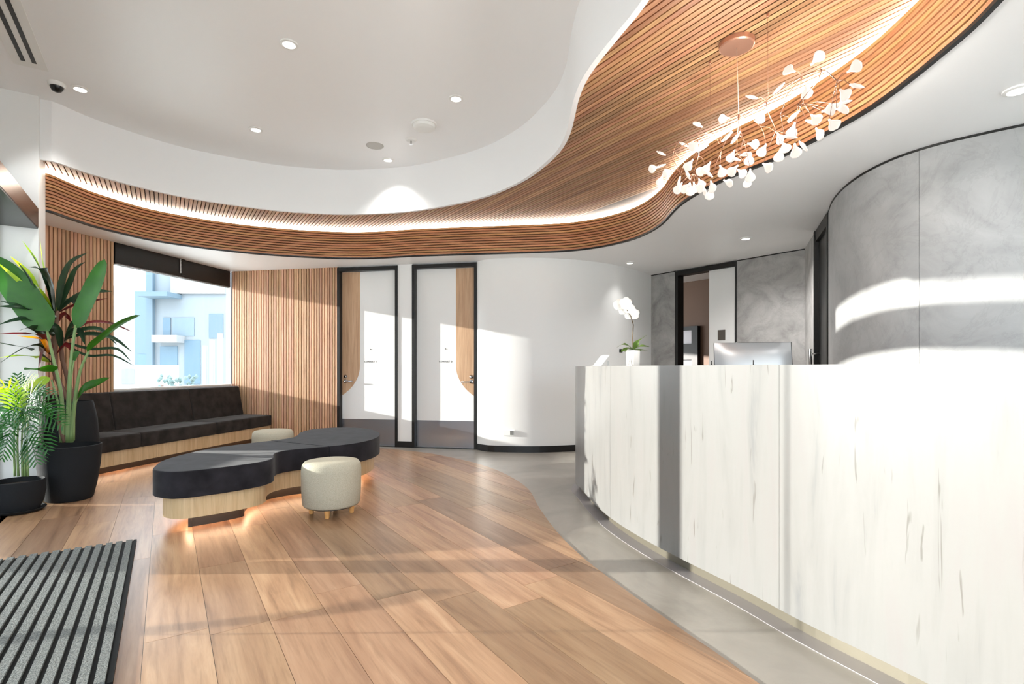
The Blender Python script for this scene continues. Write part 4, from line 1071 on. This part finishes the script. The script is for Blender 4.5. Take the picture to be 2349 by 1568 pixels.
BUL = [z6(140, 1100) + z6(270, 1060) + (0,), z6(300, 1050) + z6(370, 1025) + (1,), z6(330, 870) + z6(240, 830) + (1,), z6(650, 730) + z6(580, 695) + (1,), z6(790, 385) + z6(920, 465) + (.6,),
       z6(1230, 340) + z6(1330, 330) + (0,), z6(800, 745) + z6(885, 690) + (0,), z6(925, 785) + z6(1010, 735) + (.9,), z6(1050, 595) + z6(1100, 625) + (.8,), z6(390, 1150) + z6(480, 1105) + (.3,),
       z6(290, 1270) + z6(330, 1180) + (.5,), z6(725, 1030) + z6(785, 945) + (0,), z6(925, 1100) + z6(985, 1040) + (.2,), z6(1005, 1050) + z6(1045, 985) + (.4,), z6(690, 1150) + z6(670, 1110) + (.9,),
       z6(575, 1270) + z6(592, 1205) + (.9,), z6(560, 1385) + z6(620, 1295) + (.4,), z6(655, 1390) + z6(740, 1300) + (.5,), z6(745, 1415) + z6(740, 1315) + (.1,), z6(800, 1330) + z6(790, 1290) + (.3,),
       z6(890, 1290) + z6(865, 1235) + (.1,), z6(860, 1365) + z6(810, 1330) + (.3,), z6(945, 1410) + z6(915, 1340) + (.7,), z6(1060, 1330) + z6(1045, 1270) + (.5,), z6(1040, 1440) + z6(1050, 1370) + (.2,),
       z6(1040, 1185) + z6(1075, 1215) + (.9,), z6(1230, 1175) + z6(1185, 1040) + (.1,), z6(1310, 1295) + z6(1240, 1260) + (.5,), z6(1260, 640) + z6(1375, 535) + (.8,), z6(1400, 655) + z6(1490, 535) + (.8,),
       z6(1355, 910) + z6(1410, 805) + (.4,), z6(1430, 950) + z6(1490, 965) + (.9,), z6(1385, 1110) + z6(1460, 1035) + (.1,), z6(1485, 1130) + z6(1450, 1100) + (.2,), z6(1580, 875) + z6(1480, 890) + (.7,),
       z6(1620, 1000) + z6(1640, 840) + (0,), z6(1640, 1145) + z6(1640, 1090) + (.3,), z6(1625, 1225) + z6(1640, 1180) + (.5,), z6(1705, 725) + z6(1605, 715) + (.2,), z6(1800, 860) + z6(1885, 715) + (0,),
       z6(1815, 300) + z6(1860, 205) + (.3,), z6(1640, 10) + z6(1745, 35) + (.9,), z7(950, 185) + z7(845, 295) + (0,), z7(505, 355) + z7(625, 385) + (.3,), z7(1515, 285) + z7(1350, 395) + (0,),
       z7(1560, 600) + z7(1390, 565) + (1,), z7(785, 630) + z7(780, 560) + (.3,), z7(380, 640) + z7(320, 700) + (.9,), z7(1315, 700) + z7(1250, 635) + (.2,), z7(1360, 800) + z7(1205, 840) + (1,),
       z7(1130, 910) + z7(1000, 940) + (.2,), z7(1285, 905) + z7(1190, 905) + (.5,), z7(640, 975) + z7(690, 930) + (.7,), z7(580, 1230) + z7(625, 1090) + (0,), z7(960, 1085) + z7(850, 985) + (0,),
       z7(820, 1075) + z7(775, 1060) + (.9,), z7(965, 1250) + z7(915, 1170) + (.5,), z7(1185, 1140) + z7(1095, 1050) + (0,), z7(405, 1290) + z7(380, 1230) + (.5,), z7(560, 1290) + z7(470, 1285) + (.9,),
       z7(520, 1490) + z7(445, 1360) + (0,), z7(415, 1510) + z7(430, 1440) + (.2,), z7(635, 1480) + z7(620, 1380) + (.3,), z7(735, 1410) + z7(685, 1355) + (.8,), (1763, 384, 1750, 375, .3), (1905, 246, 1895, 250, .7)]
rb_ = random.Random(5)
for (bu, bv, nu, nv, flat) in BUL:
    dy = rb_.uniform(-0.14, 0.14)
    B_, N_ = CP(bu, bv, dy), CP(nu, nv, dy)
    ax = (B_ - N_); ax = ax.normalized()
    view = (B_ - Vector((0, 0, CZ))).normalized(); side = ax.cross(view).normalized()
    nface = (view * (1 - flat) + side * flat * (1.0 if flat > .5 else .6)).normalized(); wid = ax.cross(nface).normalized(); nface = wid.cross(ax).normalized()
    R = 0.027; neck = N_ ; Lb = max((B_ - N_).length, 0.035)
    prof = [(0.0045, 0.0), (0.0055, 0.25), (0.011, 0.5), (0.021, 0.75), (0.027, 1.05), (0.026, 1.25), (0.019, 1.45), (0.006, 1.56)]
    V, Fc = [], []
    for i, (r, h) in enumerate(prof):
        th = 0.0045 + (0.004 if i < 5 else 0.0)
        for k in range(12):
            a = 2 * math.pi * k / 12
            V.append(neck + ax * (h * 0.046) + wid * (r * math.cos(a)) + nface * (min(r, th) * math.sin(a)))
    for i in range(len(prof) - 1):
        for k in range(12): Fc.append((i * 12 + k, i * 12 + (k + 1) % 12, (i + 1) * 12 + (k + 1) % 12, (i + 1) * 12 + k))
    Fc += [tuple(range(12)), tuple((len(prof) - 1) * 12 + k for k in range(12))]
    mesh('leaf_lamp', V, Fc, BULBM, ch, smooth=True)
    cand = min(nodes, key=lambda nd: (nd[1] - N_).length)
    c0 = cand[1]
    tube('twig', [c0, (c0 + N_) / 2 + Vector((0, 0, 0.012)), N_ + ax * 0.004], 0.0013, COPPERW, ch, 5)
for (u0, v0, u1, v1) in ((1628, 140, 1631, 304), (1761, 30, 1762, 232)):
    Yt = (Z_SOF - CZ) * F / (VH - v0); Yb = dep(u1)
    a, b = P(u0, v0, Yt), P(u1, v1, Yb)
    tube('suspension_wire', [a, b], 0.0009, COPPERW, ch, 5); lathe('ceiling_hook', [(0.004, -0.02), (0.006, -0.018), (0.006, 0)], (a.x, a.y, Z_SOF), COPPER, ch, 8)
b = CP(1695, 275)
tube('power_cable', [Vector((cp_.x, cp_.y, Z_SOF - .03)), Vector((cp_.x + .005, cp_.y, 2.7)), b], 0.0018, mk('clear flex', (214, 190, 170), 0.4), ch, 6)
lathe('cable_gland', [(0.003, 0.03), (0.006, 0.025), (0.007, -0.005), (0.003, -0.008)], b, COPPER, ch, 10)

for k, (u_, v_) in enumerate(((1600, 345), (1700, 300), (1800, 250), (1900, 205))):
    ld = bpy.data.lights.new('pendant_glow', 'POINT'); ld.energy = 4.5; ld.color = (1.0, 0.95, 0.88); ld.shadow_soft_size = 0.03
    lo = bpy.data.objects.new('pendant_glow', ld); COL.objects.link(lo); q = CP(u_, v_); lo.location = q
    lo.parent = ch; lo.matrix_parent_inverse = Matrix.Translation((-cp_.x, -cp_.y, -Z_SOF))

# ------------------------------------------------------------------ outside
GRND = mk('pavement', (222, 220, 214), 0.8)
gr = mesh('ground', [(-120, -60, -0.12), (60, -60, -0.12), (60, 120, -0.12), (-120, 120, -0.12)], [(0, 1, 2, 3)], GRND); tag(gr, 'pale street paving outside the building', 'ground', kind='structure')
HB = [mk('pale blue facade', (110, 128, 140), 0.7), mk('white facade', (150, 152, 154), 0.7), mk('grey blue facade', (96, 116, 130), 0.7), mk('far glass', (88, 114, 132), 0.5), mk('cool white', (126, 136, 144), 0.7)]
def ext(name, lab, cat, u0, u1, v0, v1, Y, dpt, mat, pieces=(), group=None):
    a, b = P(u0, v1, Y), P(u1, v0, Y)
    t = thing(name, lab, cat, ((a.x + b.x) / 2, Y, min(a.z, -0.12)), group)
    box('body', mat, t, a.x, b.x, Y, Y + dpt, -0.12, b.z)
    for (nm, pu0, pu1, pv0, pv1, m_, pr_) in pieces:
        c, d = P(pu0, pv1, Y), P(pu1, pv0, Y)
        box(nm, m_, t, c.x, d.x, Y - pr_, Y + 0.02, c.z, d.z)
    return t
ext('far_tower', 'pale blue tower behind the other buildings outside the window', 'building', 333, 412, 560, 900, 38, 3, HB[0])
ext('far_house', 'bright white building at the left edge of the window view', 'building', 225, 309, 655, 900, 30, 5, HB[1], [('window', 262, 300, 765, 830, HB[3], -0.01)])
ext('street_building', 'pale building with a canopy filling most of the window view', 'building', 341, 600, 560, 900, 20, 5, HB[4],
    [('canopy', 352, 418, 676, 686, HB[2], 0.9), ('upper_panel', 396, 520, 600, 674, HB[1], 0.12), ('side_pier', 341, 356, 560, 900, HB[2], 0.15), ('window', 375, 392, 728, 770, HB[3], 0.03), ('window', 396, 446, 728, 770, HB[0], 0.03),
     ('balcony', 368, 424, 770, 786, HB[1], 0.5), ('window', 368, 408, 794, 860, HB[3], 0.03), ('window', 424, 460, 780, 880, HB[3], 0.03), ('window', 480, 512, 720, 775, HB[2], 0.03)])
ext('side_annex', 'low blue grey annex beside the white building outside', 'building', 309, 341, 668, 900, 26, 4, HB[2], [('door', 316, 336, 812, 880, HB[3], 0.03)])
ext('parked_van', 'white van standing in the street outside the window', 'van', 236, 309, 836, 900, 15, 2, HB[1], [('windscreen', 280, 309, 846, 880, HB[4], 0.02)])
for i, (u, v) in enumerate(((468, 792), (484, 778), (502, 764))):
    ext('fence_post', ('shortest', 'middle', 'tallest')[i] + ' of the white fence posts outside the window', 'fence post', u - 4, u + 4, v, 900, 13, 0.09, HB[1], group='white fence posts outside')
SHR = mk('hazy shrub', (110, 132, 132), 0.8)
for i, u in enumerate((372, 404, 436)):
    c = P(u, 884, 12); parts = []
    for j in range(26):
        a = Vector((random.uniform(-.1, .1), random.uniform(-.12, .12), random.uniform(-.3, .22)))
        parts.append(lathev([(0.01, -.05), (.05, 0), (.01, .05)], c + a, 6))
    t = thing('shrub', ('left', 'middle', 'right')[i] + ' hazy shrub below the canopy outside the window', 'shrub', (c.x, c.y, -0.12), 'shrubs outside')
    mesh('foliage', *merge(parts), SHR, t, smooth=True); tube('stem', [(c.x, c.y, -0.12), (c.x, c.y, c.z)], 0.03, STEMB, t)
aw = thing('sky_shade_awning', 'unseen white flat canopy added outside the entrance to hold back sky light', 'canopy', (fac(3, -1).x, fac(3, -1).y, 3.2))  # unseen, added to keep high sky light off the glazing
fbox('shade_slab', HB[1], -0.3, 7.0, -2.2, -0.12, 3.2, 3.3, aw); fbox('shade_edge', HB[4], -0.3, 7.0, -2.25, -2.2, 3.15, 3.35, aw)
bl = thing('sky_shade_building', 'unseen dark block added across the street to hold back sky light', 'building', (-16, -4, -0.12))  # unseen, added to dim the sky on the counter, open towards the sun
bo_ = Vector((-13.7, -6.9, 0)); DB = mk('brown brick', (112, 100, 92), 0.8)
v, f = boxv(bo_, (DV.x, DV.y, 0), (-EV.x, -EV.y, 0), ZA, -14, 7.6, 0, 8, -0.12, 12); mesh('walls', v, f, DB, bl)
for r_i in range(3):
    for c_i in range(7):
        v, f = boxv(bo_, (DV.x, DV.y, 0), (-EV.x, -EV.y, 0), ZA, -13 + c_i * 2.9, -11 + c_i * 2.9, -0.05, 0.02, 1.0 + r_i * 3.6, 2.8 + r_i * 3.6); mesh('window', v, f, HB[3], bl)
# unseen planter and slanted bar, added and shaped to cast shade across the boards
t = thing('shade_planter', 'unseen low planter and hedge added outside the glazing to shade the boards', 'planter', (-4.55, 3.6, -0.12))
box('trough', GREYP, t, -4.85, -4.4, 3.0, 3.95, -0.12, 0.40)
hp = []
for j in range(60):
    y = 3.05 + 0.88 * j / 59.0; hgt = 0.83 - 0.30 * max(0, (3.35 - y) / 0.32) ** 2 + 0.03 * math.sin(j * 1.7)
    hp.append(lathev([(0.03, -.2), (.2, -.1), (.2, 0.0), (.12, .09), (0.02, .11)], (-4.62, y, hgt - .10), 8))
mesh('hedge', *merge(hp), PALM, t, smooth=True)
t = thing('shade_rail', 'unseen sloping steel bar added outside to cast a slanted shadow', 'handrail', (-3.3, 2.2, -0.12))  # invented bar, bent to cast the slanted shadow on the boards
tube('rail', catmull([Vector((-3.15, 1.9, 0.14)), Vector((-3.2, 2.1, 0.275)), Vector((-3.27, 2.3, 0.43)), Vector((-3.4, 2.50, 0.52))], step=.05), 0.024, STEEL, t, 10)
tube('post', [(-3.15, 1.9, -0.12), (-3.15, 1.9, 0.14)], 0.012, STEEL, t, 8)
for o in bpy.data.objects:
    if '_w' in o: del o['_w']
